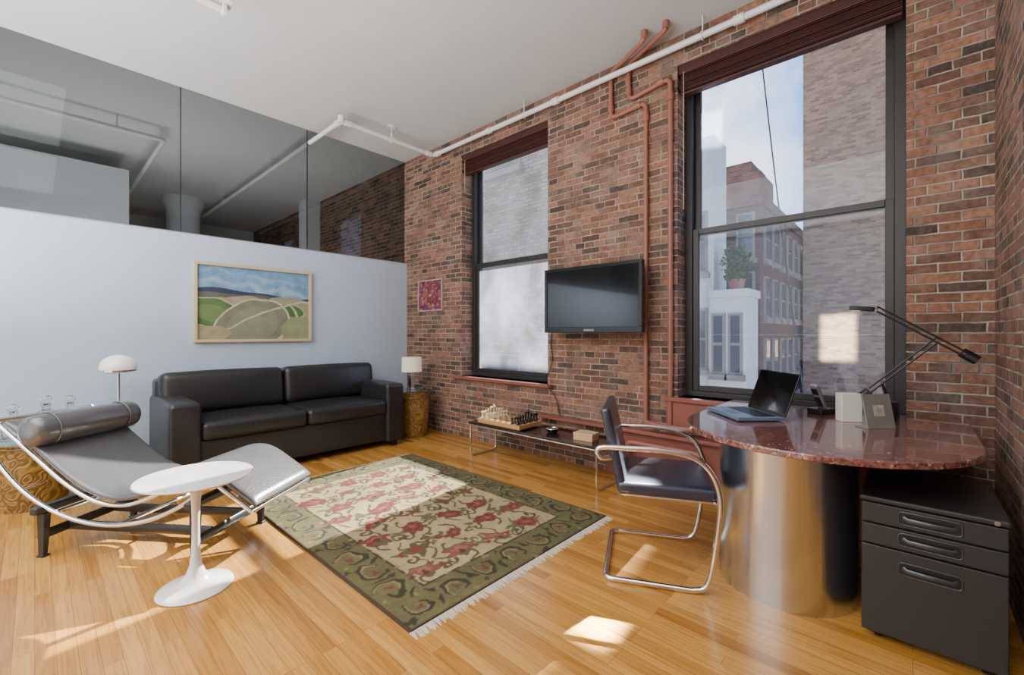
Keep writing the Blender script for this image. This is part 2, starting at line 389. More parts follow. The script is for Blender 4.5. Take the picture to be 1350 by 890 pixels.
def make_window(idx, y0, y1, pane_lo, pane_up):
    w = thing("window_%d" % idx, "tall dark-framed double-hung sash window set in brick", "window", kind="structure")
    X = 3.60
    obj("window_frame", [gbox(X, X+0.13, y0, y0+0.055, ZB, ZT), gbox(X, X+0.13, y1-0.055, y1, ZB, ZT), gbox(X, X+0.13, y0+0.055, y1-0.055, ZT-0.06, ZT), gbox(X-0.02, X+0.13, y0+0.055, y1-0.055, ZB, ZB+0.04)], M_frame, w, bevel=0.004)
    a, b = y0+0.055, y1-0.055; zm = 2.04
    def sash(nm, x, z0, z1, pane):
        t = 0.045
        obj(nm, [gbox(x, x+0.04, a, a+t, z0, z1), gbox(x, x+0.04, b-t, b, z0, z1), gbox(x, x+0.04, a+t, b-t, z0, z0+t), gbox(x, x+0.04, a+t, b-t, z1-t, z1)], M_frame, w, bevel=0.004)
        obj("window_pane", gbox(x+0.017, x+0.023, a+t, b-t, z0+t, z1-t), pane, w, smooth=False)
    sash("lower_sash", X+0.015, ZB+0.04, zm+0.025, pane_lo)
    sash("upper_sash", X+0.065, zm-0.02, ZT-0.06, pane_up)
    return w
make_window(1, W1[0], W1[1], M_win1, M_win1b)
make_window(2, W2[0], W2[1], M_win, M_win)
def trimbox(name, g, lab, mat=M_red, bev=0.006):
    return obj(name, g, mat, bevel=bev, kind="structure", label=lab, category="trim")
trimbox("trim_2", [gbox(3.385, 3.6, W1[0]-0.07, W1[1]+0.12, 0.685, 0.72)], "red-brown painted window sill")
trimbox("trim_3", [gbox(3.385, 3.6, W2[0]-0.03, W2[1]+0.1, 0.685, 0.72), gbox(3.41, 3.439, W2[0]-0.03, W2[1]+0.08, 0.45, 0.685)], "red-brown painted window sill and apron")
trimbox("trim_4", [gbox(3.35, 3.439, -0.3, 2.72, 0.395, 0.425), gbox(3.41, 3.439, -0.3, 2.0, 0.0, 0.395)], "red-brown painted low ledge along the brick wall")

def blind(y0, y1, lab):
    b = thing("venetian_blind", lab, "window blind", (3.50, (y0+y1)/2, 0))
    h = (y1-y0)/2
    obj("headrail", gbox(-0.05, 0.04, -h, h, 3.27, 3.335), M_blind, b, bevel=0.004)
    obj("slat_stack", [gbox(-0.035+random.uniform(-.008, .004), 0.025, -h+0.01, h-0.01, 3.135+i*0.0105, 3.135+i*0.0105+0.0045) for i in range(13)], M_blind, b, smooth=False)
    obj("bottom_rail", gbox(-0.035, 0.028, -h+0.01, h-0.01, 3.112, 3.13), M_blind, b, bevel=0.004)
    obj("pull_cord", gtube([(-0.055, h-0.04, 3.28), (-0.055, h-0.04, 2.2 if h > .65 else 2.9)], 0.002, 6), M_cream, b)
blind(W1[0]+0.006, W1[1]-0.006, "raised cherry-brown venetian blind over the window nearer the sofa")
blind(W2[0]+0.006, W2[1]-0.006, "raised cherry-brown venetian blind over the window behind the desk")

# ------------------------------------------------------------ pipes
sp = thing("sprinkler_pipe", "white painted sprinkler pipe under the ceiling with elbows", "pipe", (0, 0, 0))
zp = 3.43; xp = 3.345
run = fillet([(xp, -0.3, zp), (xp, 4.38, zp), (2.154, 4.38, zp), (2.154, 5.15, zp)], 0.05)
obj("pipe", gtube(run, 0.024, 14), M_whitepipe, sp)
obj("pipe", gtube([(2.154, 5.17, zp), (2.154, 11.2, zp)], 0.024, 14), M_whitepipe, sp)
def fitting(p, ax, l=0.035, r=0.033):
    a = Vector(ax)*l; p = Vector(p); return gtube([p-a, p+a], r, 14)
objs("pipe_fitting", [fitting((xp, 4.3, zp), (0, 1, 0)), fitting((xp-0.08, 4.38, zp), (1, 0, 0)), fitting((2.23, 4.38, zp), (1, 0, 0)), fitting((2.154, 4.45, zp), (0, 1, 0)),
                     gtube([(2.154, 4.38, zp-0.02), (2.154, 4.38, zp+0.05)], 0.035, 14), fitting((xp, 0.9, zp), (0, 1, 0)), fitting((xp, 2.5, zp), (0, 1, 0)), fitting((xp, 3.4, zp), (0, 1, 0), 0.03)], M_whitepipe, sp)
for yy in (1.15, 2.9):
    obj("pipe_hanger", [gtube([(xp, yy, zp), (xp, yy, CZ)], 0.005, 8), gtube([(xp+0.03*math.cos(a), yy, zp+0.03*math.sin(a)) for a in np.linspace(0, 2*pi, 16)], 0.005, 6)], M_whitepipe, sp)
for p in ((2.75, 4.38, zp), (2.154, 6.4, zp), (2.154, 8.6, zp)):
    obj("pipe_hanger", [gtube([p, (p[0], p[1], CZ)], 0.005, 8), gtube([(p[0], p[1]-0.02, zp), (p[0], p[1]+0.02, zp)], 0.032, 12), glathe([(0.02, zp+0.02), (0.012, zp+0.07)], 10, p[0], p[1]), glathe([(0.05, CZ-0.01), (0.05, CZ)], 16, p[0], p[1])], M_whitepipe, sp)
s2 = thing("strip_light", "white ceiling strip light housing with a bare tube", "ceiling light")
yq, zq = 3.17, 3.27
obj("light_housing", gbox(-1.0, 0.84, yq-0.06, yq+0.06, zq, zq+0.06), M_whitepipe, s2, bevel=0.008)
obj("light_tube", gtube([(-0.96, yq, zq-0.035), (0.79, yq, zq-0.035)], 0.02, 14), M_whitelac, s2)
objs("tube_socket", [gbox(x-0.012, x+0.012, yq-0.025, yq+0.025, zq-0.06, zq) for x in (-0.97, 0.80)], M_whitepipe, s2, bevel=0.004)
objs("hanger_rod", [gtube([(x, yq, zq+0.06), (x, yq, CZ)], 0.008, 10) for x in (-0.6, 0.62)], M_whitepipe, s2)
s3 = thing("sprinkler_branch", "white pipe running under the ceiling of the next room", "pipe")
obj("pipe", gtube(fillet([(-3.9, 6.3, zp), (1.0, 6.3, zp), (1.0, 11.2, zp)], 0.05), 0.024, 12), M_whitepipe, s3)
obj("pipe_hanger", gtube([(0.6, 6.3, zp), (0.6, 6.3, CZ)], 0.006, 8), M_whitepipe, s3)

def redpipe(pts, lab, clips):
    t = thing("heating_pipe", lab, "pipe")
    obj("pipe", gtube(fillet(pts, 0.06), 0.019, 14), M_redpipe, t)
    objs("pipe_fitting", [gtube([Vector(p)-Vector(a)*0.03, Vector(p)+Vector(a)*0.03], 0.026, 12) for p, a in clips], M_redpipe, t)
redpipe([(3.2, 1.54, CZ), (3.2, 1.54, 3.5), (3.41, 1.95, 3.5), (3.41, 1.95, 3.10), (3.41, 1.625, 3.13), (3.41, 1.625, 0.55), (3.35, 1.6, 0.5), (3.31, 1.52, 0.5), (3.31, 1.2, 0.5)],
        "salmon-red painted heating pipe with a stepped offset on the brick", [((3.2, 1.54, 3.54), (0, 0, 1)), ((3.41, 1.95, 3.18), (0, 0, 1)), ((3.41, 1.7, 3.125), (0, 1, 0)), ((3.41, 1.625, 3.0), (0, 0, 1))])
redpipe([(3.215, 1.375, CZ), (3.215, 1.375, 3.51), (3.41, 1.78, 3.51), (3.41, 1.78, 3.2), (3.41, 1.42, 3.25), (3.41, 1.42, 0.47)],
        "salmon-red painted heating pipe beside the desk window", [((3.215, 1.375, 3.55), (0, 0, 1)), ((3.41, 1.78, 3.27), (0, 0, 1)), ((3.41, 1.5, 3.245), (0, 1, 0)), ((3.41, 1.42, 3.1), (0, 0, 1))])
redpipe([(3.31, 1.75, 0.0), (3.31, 1.75, 0.33), (3.31, 1.15, 0.33), (3.31, 1.15, 0.0)], "low salmon-red radiator pipe loop at the floor", [((3.31, 1.75, 0.25), (0, 0, 1)), ((3.31, 1.15, 0.25), (0, 0, 1))])

# ------------------------------------------------------------ sofa
sf = thing("sofa", "charcoal leather sofa with two seat and two back cushions", "sofa", (1.73, 4.60, 0))
hw = 1.04; y0, y1 = -0.445, 0.45
obj("base", gcush(-hw+0.2, hw-0.2, y0+0.04, y1-0.02, 0.07, 0.36, 0.02, n=6), M_leather, sf)
for s in (-1, 1):
    obj("armrest", gcush(min(s*hw, s*(hw-0.21)), max(s*hw, s*(hw-0.21)), y0, y1-0.02, 0.05, 0.675, 0.035, puff=0.012, puffx=0.008), M_leather, sf)
obj("back_frame", gcush(-hw+0.02, hw-0.02, 0.25, y1, 0.3, 0.82, 0.04), M_leather, sf)
for s in (-1, 1):
    a, b = sorted((s*0.004, s*0.83))
    obj("seat_cushion", gcush(a, b, y0+0.005, 0.24, 0.355, 0.505, 0.04, puff=0.018, puffy=0.01), M_leather, sf)
    a, b = sorted((s*0.004, s*(hw-0.04)))
    g = gcush(a, b, 0.07, 0.30, 0.50, 0.875, 0.055, puffy=0.03, puff=0.01)
    obj("back_cushion", xf(g, Matrix.Translation((0, 0.03, 0)) @ Matrix.Translation((0, 0.18, 0.5)) @ Matrix.Rotation(math.radians(-7), 4, 'X') @ Matrix.Translation((0, -0.18, -0.5))), M_leather, sf)
for sx in (-1, 1):
    for yy in (y0+0.06, y1-0.08):
        obj("foot", gbox(sx*(hw-0.1)-0.03, sx*(hw-0.1)+0.03, yy-0.03, yy+0.03, 0, 0.06), M_ebony, sf, bevel=0.004)

# ------------------------------------------------------------ painting
def frame_geoms(W, H, t, d):
    return [gbox(0, W, -d, 0, 0, t), gbox(0, W, -d, 0, H-t, H), gbox(0, t, -d, 0, t, H-t), gbox(W-t, W, -d, 0, t, H-t)]
pt = thing("framed_painting", "framed landscape painting of green fields and a pale winding road", "painting", (1.03, 5.098, 1.135))
PW, PH = 1.11, 0.785
obj("picture_frame", frame_geoms(PW, PH, 0.028, 0.04), P("pale_oak_frame", c(206, 182, 146), 0.5), pt, bevel=0.003)
nx, ny = 360, 254
U, V = np.meshgrid(np.linspace(0, 1, nx), np.linspace(0, 1, ny))
N2 = vnoise(nx, ny, 14, 2); N3 = vnoise(nx, ny, 40, 3, 2); NW = vnoise(nx, ny, 5, 17, 3)-0.5
Vs = V+NW*0.05
img = np.zeros((ny, nx, 3))
def fillm(mask, col, nz=None, amt=0.25):
    base = L(col)[None, None, :]*np.ones((ny, nx, 1))
    f = 1+((nz if nz is not None else N3)-0.5)[..., None]*2*amt
    img[mask] = (base*f)[mask]
fillm(V > -1, (106, 148, 182), N2, 0.3)
streak = np.clip((vnoise(nx, ny, 4, 9)*0.6+0.4*(0.5+0.5*np.sin(V*34+U*5+NW*9))-0.5)*1.6+(0.78-V)*1.6, 0, 0.6)[..., None]
img[:] = img*(1-streak)+L((170, 190, 204))*streak
hill = 0.655+0.045*np.sin(U*4.2+0.9)+0.012*np.sin(U*13)
fillm(V < hill, (50, 58, 86), N2, 0.35)
fillm(V < hill-0.05-0.02*np.sin(U*9), (88, 92, 82), N2, 0.3)
fillm(Vs < 0.57-0.03*np.cos(U*7), (152, 144, 118), N2, 0.22)
def ell(cx, cy, rx, ry, rot=0):
    x = U-cx; y = Vs-cy; ca, sa = math.cos(rot), math.sin(rot)
    return ((x*ca+y*sa)/rx)**2+((-x*sa+y*ca)/ry)**2
e = ell(0.82, 0.56, 0.22, 0.05, -0.1); fillm(e < 1, (146, 144, 116), N2, 0.25)
e = ell(0.10, 0.36, 0.25, 0.19, -0.3); fillm(e < 1.12, (180, 170, 144)); fillm(e < 1, (80, 112, 64), N2, 0.35); fillm(e < 0.35, (104, 126, 76), N2, 0.25)
e = ell(0.80, 0.42, 0.15, 0.09, -0.25); fillm(e < 1.2, (178, 170, 144)); fillm(e < 1, (72, 112, 60), N2, 0.35)
e = ell(0.46, 0.20, 0.30, 0.40, -0.6); fillm(e < 1.06, (186, 178, 154)); fillm(e < 0.95, (118, 122, 102), N2, 0.3); fillm(e < 0.5, (128, 130, 110), N2, 0.2)
fillm(np.abs(Vs-(0.03+0.66*(U-0.02)-0.4*(U-0.5)**2)) < 0.013, (188, 180, 156))
fillm((np.abs(U-(0.70+0.18*np.sin(Vs*5))) < 0.012) & (V < 0.5), (186, 174, 148))
e = ell(0.92, 0.14, 0.2, 0.2, 0.3); fillm(e < 1, (138, 146, 110), N2, 0.25); e = ell(0.06, 0.05, 0.22, 0.12, 0.3); fillm(e < 1, (154, 148, 116), N2, 0.25)
img = np.clip(img, 0, 1)
M_paint = attr_mat("painted_canvas", 0.6, 0.2, 200)
colgrid("canvas", PW-0.056, PH-0.056, nx, ny, img, M_paint, pt, (0.028, -0.018, 0.028), (pi/2, 0, 0))
sa = thing("framed_print", "small abstract crimson print in a thin frame on the brick", "picture", (3.438, 4.81, 1.51), -pi/2)
obj("picture_frame", frame_geoms(0.5, 0.4, 0.014, 0.025), P("silver_frame", c(176, 160, 158), 0.4), sa, bevel=0.002)
nx, ny = 100, 80; n1 = vnoise(nx, ny, 8, 21, 3); n2 = vnoise(nx, ny, 10, 22, 3); n3 = vnoise(nx, ny, 16, 23, 2)
img = np.ones((ny, nx, 3))*L((124, 42, 56)); img[n1 > 0.60] = L((150, 80, 76)); img[n2 > 0.62] = L((62, 60, 98)); img[n3 > 0.70] = L((180, 142, 104)); img[(n1 < 0.36)] = L((94, 28, 44))
colgrid("print", 0.472, 0.372, nx, ny, img, M_paint, sa, (0.014, -0.012, 0.014), (pi/2, 0, 0))

# ------------------------------------------------------------ rug
RW, RL = 1.54, 2.23
nx, ny = 430, 622
xs_ = np.linspace(0, RW, nx); ys_ = np.linspace(0, RL, ny); RX, RY = np.meshgrid(xs_, ys_)
olive = (96, 90, 55); dkol = (50, 44, 31); beige = (166, 146, 106); redc = (112, 50, 42); dred = (80, 36, 32); gold = (136, 118, 76); brown = (62, 46, 32); pink = (142, 90, 74)
wx = (vnoise(nx, ny, 12, 51, 3)-0.5)*0.085; wy = (vnoise(nx, ny, 12, 52, 3)-0.5)*0.085
R = np.ones((ny, nx, 3))*L(olive)
R *= (0.72+0.56*vnoise(nx, ny, 8, 31, 5))[..., None]
WX, WY = RX+wx, RY+wy
def win(x, y, r):
    return max(0, int((x-r)/RW*nx)-1), min(nx, int((x+r)/RW*nx)+2), max(0, int((y-r)/RL*ny)-1), min(ny, int((y+r)/RL*ny)+2)
def disc(x, y, r, col):
    i0, i1, j0, j1 = win(x, y, r+0.045)
    if i1 <= i0 or j1 <= j0: return
    sub = (WX[j0:j1, i0:i1]-x)**2+(WY[j0:j1, i0:i1]-y)**2 < r*r; R[j0:j1, i0:i1][sub] = L(col)
def line(pts, r, col, taper=False):
    tot = len(pts)-1
    for q, (a, b) in enumerate(zip(pts[:-1], pts[1:])):
        n = max(2, int(math.hypot(a[0]-b[0], a[1]-b[1])/0.005))
        for k in range(n):
            t = k/n; f = (q+t)/tot; rr = r*(1.0-0.6*abs(2*f-1)) if taper else r
            disc(a[0]+(b[0]-a[0])*t, a[1]+(b[1]-a[1])*t, rr, col)
def blob(x, y, r, lob, amp, col, ph=0, sy=1.0, rot=0):
    i0, i1, j0, j1 = win(x, y, 2*r+0.045)
    if i1 <= i0 or j1 <= j0: return
    dx = WX[j0:j1, i0:i1]-x; dy = WY[j0:j1, i0:i1]-y
    ca, sa_ = math.cos(rot), math.sin(rot); dx, dy = dx*ca+dy*sa_, (-dx*sa_+dy*ca)/sy
    a = np.arctan2(dy, dx); rr = r*(1+amp*np.cos(lob*a+ph)+amp*0.4*np.cos((lob+3)*a-ph))
    s = np.hypot(dx, dy) < rr; R[j0:j1, i0:i1][s] = L(col)
def curl(x, y, r0, turns, ph, sgn, w, col):
    line([(x+r0*(1-t)*math.cos(ph+sgn*t*turns*2*pi), y+r0*(1-t)*math.sin(ph+sgn*t*turns*2*pi)) for t in np.linspace(0, 0.8, 20)], w, col)
BD = 0.235
D = np.minimum(np.minimum(RX, RW-RX), np.minimum(RY, RL-RY))
fld = D > BD; R[fld] = (np.ones((ny, nx, 3))*L(beige)*(0.78+0.44*vnoise(nx, ny, 10, 33, 4))[..., None])[fld]
rows = 8; cols = 4
fx0, fx1, fy0, fy1 = BD+0.01, RW-BD-0.01, BD+0.01, RL-BD-0.01
cw = (fx1-fx0)/cols; ch = (fy1-fy0)/rows
rr_ = random.Random(7)
cent = []
for j in range(rows):
    for i in range(cols):
        x = fx0+cw*(i+0.5+(0.22 if j % 2 else -0.22))+rr_.uniform(-.02, .02); y = fy0+ch*(j+0.5)+rr_.uniform(-.02, .02)
        x = min(max(x, fx0+0.07), fx1-0.07)
        s = 1 if (i+j) % 2 else -1; cent.append((x, y, s))
        col = [(86, 82, 50), (64, 55, 38), (100, 86, 54)][rr_.randrange(3)]
        curl(x+s*0.11, y+0.065, 0.05, 1.25, pi*(0 if s < 0 else 1), s, 0.010, col)
        curl(x-s*0.11, y-0.065, 0.045, 1.15, 0.5, -s, 0.010, (74, 64, 42))
        line([(x+s*0.06*math.sin(t*6), y-0.13+0.26*t) for t in np.linspace(0, 1, 10)], 0.008, (82, 76, 48))
        for q in (-1, 1): blob(x+q*0.12, y-0.015*q, 0.030, 2, 0.4, (94, 90, 54), q, 0.6, q*0.8)
for k, (x, y, s) in enumerate(cent):
    ph_ = rr_.uniform(0, 6.28); rot = rr_.uniform(-0.7, 0.7); kd = rr_.random()
    r = rr_.uniform(0.066, 0.096)
    main = redc if rr_.random() < 0.65 else (122, 70, 56)
    if kd < 0.55:      # rounded scalloped bloom
        blob(x, y, r+0.006, 7, 0.10, (74, 54, 38), ph_, 0.74, rot); blob(x, y, r, 7, 0.10, main, ph_, 0.74, rot)
        blob(x, y, r*0.7, 6, 0.14, dred, ph_+1, 0.74, rot); blob(x, y, r*0.56, 5, 0.2, (120, 60, 50), ph_, 0.74, rot); blob(x, y, r*0.2, 4, 0.2, pink, ph_, 0.8, rot)
    elif kd < 0.85:    # fanned, half-open bloom with olive calyx
        blob(x, y+0.012, r+0.004, 5, 0.22, (74, 54, 38), ph_, 0.66, rot); blob(x, y+0.012, r*0.96, 5, 0.22, main, ph_, 0.66, rot)
        blob(x, y+0.02, r*0.5, 4, 0.25, pink, ph_, 0.6, rot); blob(x, y-0.028, r*0.5, 3, 0.2, (84, 80, 48), ph_, 0.5, rot); blob(x, y, r*0.25, 3, 0.2, dred, ph_)
    else:              # olive leaf cluster with a small red bud
        blob(x, y, r*0.85, 4, 0.32, (82, 78, 46), ph_, 0.8, rot); blob(x, y, r*0.45, 5, 0.2, main, ph_, 0.8, rot)
    for q in (-1, 1):
        if rr_.random() < 0.5: blob(x+q*(r+0.012), y+rr_.uniform(-.03, .04), 0.02, 3, 0.3, redc, ph_)
def band(d0, d1, col): R[(D >= d0) & (D < d1)] = L(col)
band(0, 0.014, brown)
bl = (D >= BD-0.012) & (D < BD+0.004) & (vnoise(nx, ny, 60, 77, 2) > 0.38); R[bl] = L(dkol)
def tf(x, y, a):
    ca, sa_ = math.cos(a), math.sin(a); return lambda p, q: (x+p*ca-q*sa_, y+p*sa_+q*ca)
def motif(x, y, a, s):
    T = tf(x, y, a)
    line([T(s*(-0.05), -0.07), T(s*(-0.08), -0.02), T(s*(-0.05), 0.035), T(0, 0.05), T(s*0.05, 0.02), T(s*0.055, -0.03), T(s*0.02, -0.05)], 0.016, dkol, True)
    line([T(s*(-0.052), -0.06), T(s*(-0.07), -0.02), T(s*(-0.045), 0.026), T(0, 0.038), T(s*0.036, 0.014)], 0.0045, gold)
    line([T(s*0.07, 0.08), T(s*0.09, 0.03), T(s*0.115, 0.0)], 0.012, dkol, True)
    X_, Y_ = T(s*0.0, -0.01); blob(X_, Y_, 0.018, 3, 0.35, (98, 54, 44), a)
    X_, Y_ = T(s*(-0.09), 0.06); blob(X_, Y_, 0.018, 3, 0.4, dkol, a)
    X_, Y_ = T(s*0.06, -0.085); blob(X_, Y_, 0.014, 4, 0.35, (128, 112, 70), a)
k = 7
for i in range(k):
    x = 0.12+(RW-0.24)*i/(k-1)
    motif(x, 0.12, rr_.uniform(-.2, .6)+(0 if i % 2 else pi), 1 if i % 2 else -1); motif(x, RL-0.12, rr_.uniform(-.2, .6)+(pi if i % 2 else 0), 1 if i % 2 else -1)
for j in range(1, 10):
    y = 0.12+(RL-0.24)*j/10
    motif(0.12, y, rr_.uniform(-.2, .6)+(-pi/2 if j % 2 else pi/2), 1 if j % 2 else -1); motif(RW-0.12, y, rr_.uniform(-.2, .6)+(pi/2 if j % 2 else -pi/2), 1 if j % 2 else -1)
for ax in (0, 1):
    R = 0.5*R+0.25*np.roll(R, 1, ax)+0.25*np.roll(R, -1, ax)
R *= (0.8+0.4*vnoise(nx, ny, 100, 40, 2))[..., None]
rug = thing("area_rug", "olive-bordered beige wool rug with faded red flowers and white fringe", "rug", (1.03, 1.5, 0.0))
colgrid("rug_pile", RW, RL, nx, ny, np.clip(R, 0, 1), attr_mat("wool_pile", 0.95, 0.6, 500), rug, (0, 0, 0.012), tuck=0.0115)
fr = []
for yy, s in ((0.004, -1), (RL-0.004, 1)):
    for i in range(230):
        x = RW*i/229; l = random.uniform(0.035, 0.055); dx = random.uniform(-0.012, 0.012)
        v = [(x-0.003, yy, 0.008), (x+0.003, yy, 0.008), (x+dx+0.0022, yy+s*l, 0.0015), (x+dx-0.0022, yy+s*l, 0.0015), (x-0.003, yy, 0.001), (x+0.003, yy, 0.001), (x+dx+0.0022, yy+s*l, 0.0005), (x+dx-0.0022, yy+s*l, 0.0005)]
        fr.append((v, [(0, 1, 2, 3), (7, 6, 5, 4), (0, 3, 7, 4), (1, 5, 6, 2), (3, 2, 6, 7), (0, 4, 5, 1)]))
obj("fringe", fr, P("off_white_fringe", c(206, 196, 178), 0.9), rug, kind="stuff")

# ------------------------------------------------------------ chaise longue
ch = thing("chaise_longue", "grey-black leather chaise longue on chrome tubes and black base", "chaise longue", (0.51, 3.31, 0), math.atan2(-0.8, 0.6))
prof = catmull([(-0.76, 0, 0.74), (-0.55, 0, 0.585), (-0.32, 0, 0.41), (-0.13, 0, 0.315), (0.04, 0, 0.300), (0.2, 0, 0.350), (0.38, 0, 0.445), (0.46, 0, 0.465), (0.54, 0, 0.445), (0.66, 0, 0.37), (0.77, 0, 0.295)], 8)
def mattress(path, hw, t0, t1):
    rings = []
    for i, p in enumerate(path):
        t = (path[min(i+1, len(path)-1)]-path[max(i-1, 0)]).normalized(); nrm = Vector((-t.z, 0, t.x))
        e = min(i, len(path)-1-i); sc = [0.35, 0.75, 1.0][min(e, 2)]
        ring = []
        K = 28; mid = (t0+t1)/2; hh = (t1-t0)/2*sc
        for k in range(K):
            a = 2*pi*k/K; ca, sa_ = math.cos(a), math.sin(a)
            yy = hw*math.copysign(abs(ca)**0.3, ca); zz = hh*math.copysign(abs(sa_)**0.55, sa_)
            ring.append(tuple(p+nrm*(mid+zz)+Vector((0, yy, 0))))
        rings.append(ring)
    return gloft(rings)
obj("mattress", mattress(prof[2:], 0.262, 0.012, 0.058), M_leather2, ch, ang=60)
for s in (-1, 1):
    side = [p+Vector((0, s*0.262, 0)) for p in prof]
    obj("side_tube", gtube(side, 0.0115, 12), M_chrome, ch)
R0 = 0.85
arc = [(x, z) for x in np.linspace(-0.76, 0.45, 36) for z in [0.195+R0-math.sqrt(max(0, R0*R0-(x+0.05)**2))]]
for s in (-1, 1):
    pts = [Vector((-0.76, s*0.275, 0.735)), Vector((-0.79, s*0.275, 0.70))]+[Vector((x, s*0.275, z)) for x, z in arc[0:]]+[Vector((0.475, s*0.272, 0.41)), Vector((0.47, s*0.262, 0.455))]
    obj("runner", gtube(pts, 0.0115, 12), M_chrome, ch)
objs("cross_tube", [gtube([(-0.765, -0.275, 0.735), (-0.765, 0.275, 0.735)], 0.0115, 12), gtube([(0.77, -0.262, 0.293), (0.77, 0.262, 0.293)], 0.0115, 12), gtube([(0.02, -0.275, 0.198), (0.02, 0.275, 0.198)], 0.0115, 12), gtube([(-0.35, -0.275, 0.255), (-0.35, 0.275, 0.255)], 0.0115, 12)], M_chrome, ch)
hc = [(0.0, -0.30), (0.05, -0.298), (0.078, -0.285), (0.086, -0.25), (0.088, 0), (0.086, 0.25), (0.078, 0.285), (0.05, 0.298), (0.0, 0.30)]
g = glathe(hc, 28); g = xf(g, Matrix.Translation((-0.50, 0, 0.685)) @ Matrix.Rotation(pi/2, 4, 'X'))
obj("head_cushion", g, M_leather2, ch, ang=60)
objs("head_strap", [gtube([(-0.5+0.091*math.cos(a), y, 0.685+0.091*math.sin(a)) for a in np.linspace(0, 2*pi, 27)[:-1]], 0.004, 6, closed=True) for y in (-0.2, 0.2)], M_leather2, ch)
M_base = P("black_steel_base", c(38, 40, 42), 0.4)
def zarc(x): return 0.195+R0-math.sqrt(R0*R0-(x+0.05)**2)-0.0115
for sx in (-1, 1):
    x = sx*0.45; zt = zarc(x)
    obj("trestle", gbox(x-0.025, x+0.025, -0.31, 0.31, zt-0.045, zt-0.002), M_base, ch, bevel=0.012)
    for sy in (-1, 1):
        v = [(x-0.016, sy*0.26-0.011, 0.0), (x+0.016, sy*0.26-0.011, 0), (x+0.016, sy*0.26+0.011, 0), (x-0.016, sy*0.26+0.011, 0),
             (x-0.024, sy*0.255-0.018, zt-0.045), (x+0.024, sy*0.255-0.018, zt-0.045), (x+0.024, sy*0.255+0.018, zt-0.045), (x-0.024, sy*0.255+0.018, zt-0.045)]
        obj("leg", [(v, [(0, 3, 2, 1), (4, 5, 6, 7), (0, 1, 5, 4), (1, 2, 6, 5), (2, 3, 7, 6), (3, 0, 4, 7)]), gbox(x-0.022, x+0.022, sy*0.26-0.018, sy*0.26+0.018, 0, 0.012)], M_base, ch, bevel=0.003)
for sy in (-1, 1):
    obj("stretcher", gtube([(-0.44, sy*0.13, 0.12), (0.44, sy*0.13, 0.12)], 0.02, 14, flat=(0.012, 0.028)), M_base, ch)
    obj("cross_bar", gtube([(sy*0.45, -0.255, 0.12), (sy*0.45, 0.255, 0.12)], 0.02, 14, flat=(0.012, 0.026)), M_base, ch)

# ------------------------------------------------------------ pedestal side table
tt = thing("side_table", "white pedestal side table with round marble top", "side table", (0.525, 2.545, 0))
pr = [(0.0, 0.0), (0.152, 0.0), (0.156, 0.004), (0.154, 0.008), (0.135, 0.014), (0.1, 0.024), (0.065, 0.042), (0.04, 0.07), (0.026, 0.11), (0.019, 0.17), (0.0165, 0.25), (0.0165, 0.34), (0.019, 0.41), (0.026, 0.475), (0.042, 0.507), (0.075, 0.518), (0.0, 0.519)]
obj("pedestal", glathe(pr, 56), M_whitelac, tt, ang=60)
obj("tabletop", glathe([(0.0, 0.519), (0.21, 0.519), (0.236, 0.529), (0.239, 0.534), (0.236, 0.538), (0.0, 0.538)], 72), M_marble, tt)

# ------------------------------------------------------------ ceramic drums used as tables
def ceramic():
    m, nt, b = newmat("glazed_amber_ceramic")
    tc = nt.nodes.new("ShaderNodeTexCoord")
    n = nt.nodes.new("ShaderNodeTexNoise"); n.inputs["Scale"].default_value = 8; n.inputs["Distortion"].default_value = 2.0; n.inputs["Detail"].default_value = 0
    nt.links.new(tc.outputs["Object"], n.inputs["Vector"])
    w_ = nt.nodes.new("ShaderNodeMath"); w_.operation = 'MULTIPLY'; w_.inputs[1].default_value = 26; nt.links.new(n.outputs["Fac"], w_.inputs[0])
    s_ = nt.nodes.new("ShaderNodeMath"); s_.operation = 'SINE'; nt.links.new(w_.outputs[0], s_.inputs[0])
    r = ramp(nt, [(0.15, c(108, 80, 34)), (0.4, c(134, 100, 46)), (0.85, c(152, 118, 60))])
    mr = nt.nodes.new("ShaderNodeMapRange"); mr.inputs["From Min"].default_value = -1; nt.links.new(s_.outputs[0], mr.inputs["Value"]); nt.links.new(mr.outputs[0], r.inputs["Fac"])
    nt.links.new(r.outputs["Color"], b.inputs["Base Color"]); b.inputs["Roughness"].default_value = 0.2; b.inputs["Coat Weight"].default_value = 0.6
    bp = nt.nodes.new("ShaderNodeBump"); bp.inputs["Strength"].default_value = 0.5; bp.inputs["Distance"].default_value = 0.006
    nt.links.new(s_.outputs[0], bp.inputs["Height"]); nt.links.new(bp.outputs["Normal"], b.inputs["Normal"])
    return m
M_cer = ceramic()
def planter(loc, r, h, lab, glass_off, gr):
    p = thing("ceramic_drum", lab, "side table", loc)
    pr = [(0, 0), (r*0.78, 0), (r*0.80, 0.02), (r*0.86, h*0.12), (r*0.97, h*0.45), (r*1.0, h*0.7), (r*0.98, h*0.9), (r*1.03, h*0.93), (r*1.03, h), (r*0.94, h), (r*0.9, h*0.9), (0, h*0.88)]
    obj("drum", glathe(pr, 48), M_cer, p, ang=50)
    obj("rim_band", gtube([(r*1.0*math.cos(a), r*1.0*math.sin(a), h*0.88) for a in np.linspace(0, 2*pi, 49)[:-1]], 0.007, 8, closed=True), M_cer, p)
    obj("glass_top", glathe([(0, h), (gr-0.004, h), (gr, h+0.003), (gr, h+0.009), (gr-0.004, h+0.012), (0, h+0.012)], 64, *glass_off), M_tabletop_glass, p)
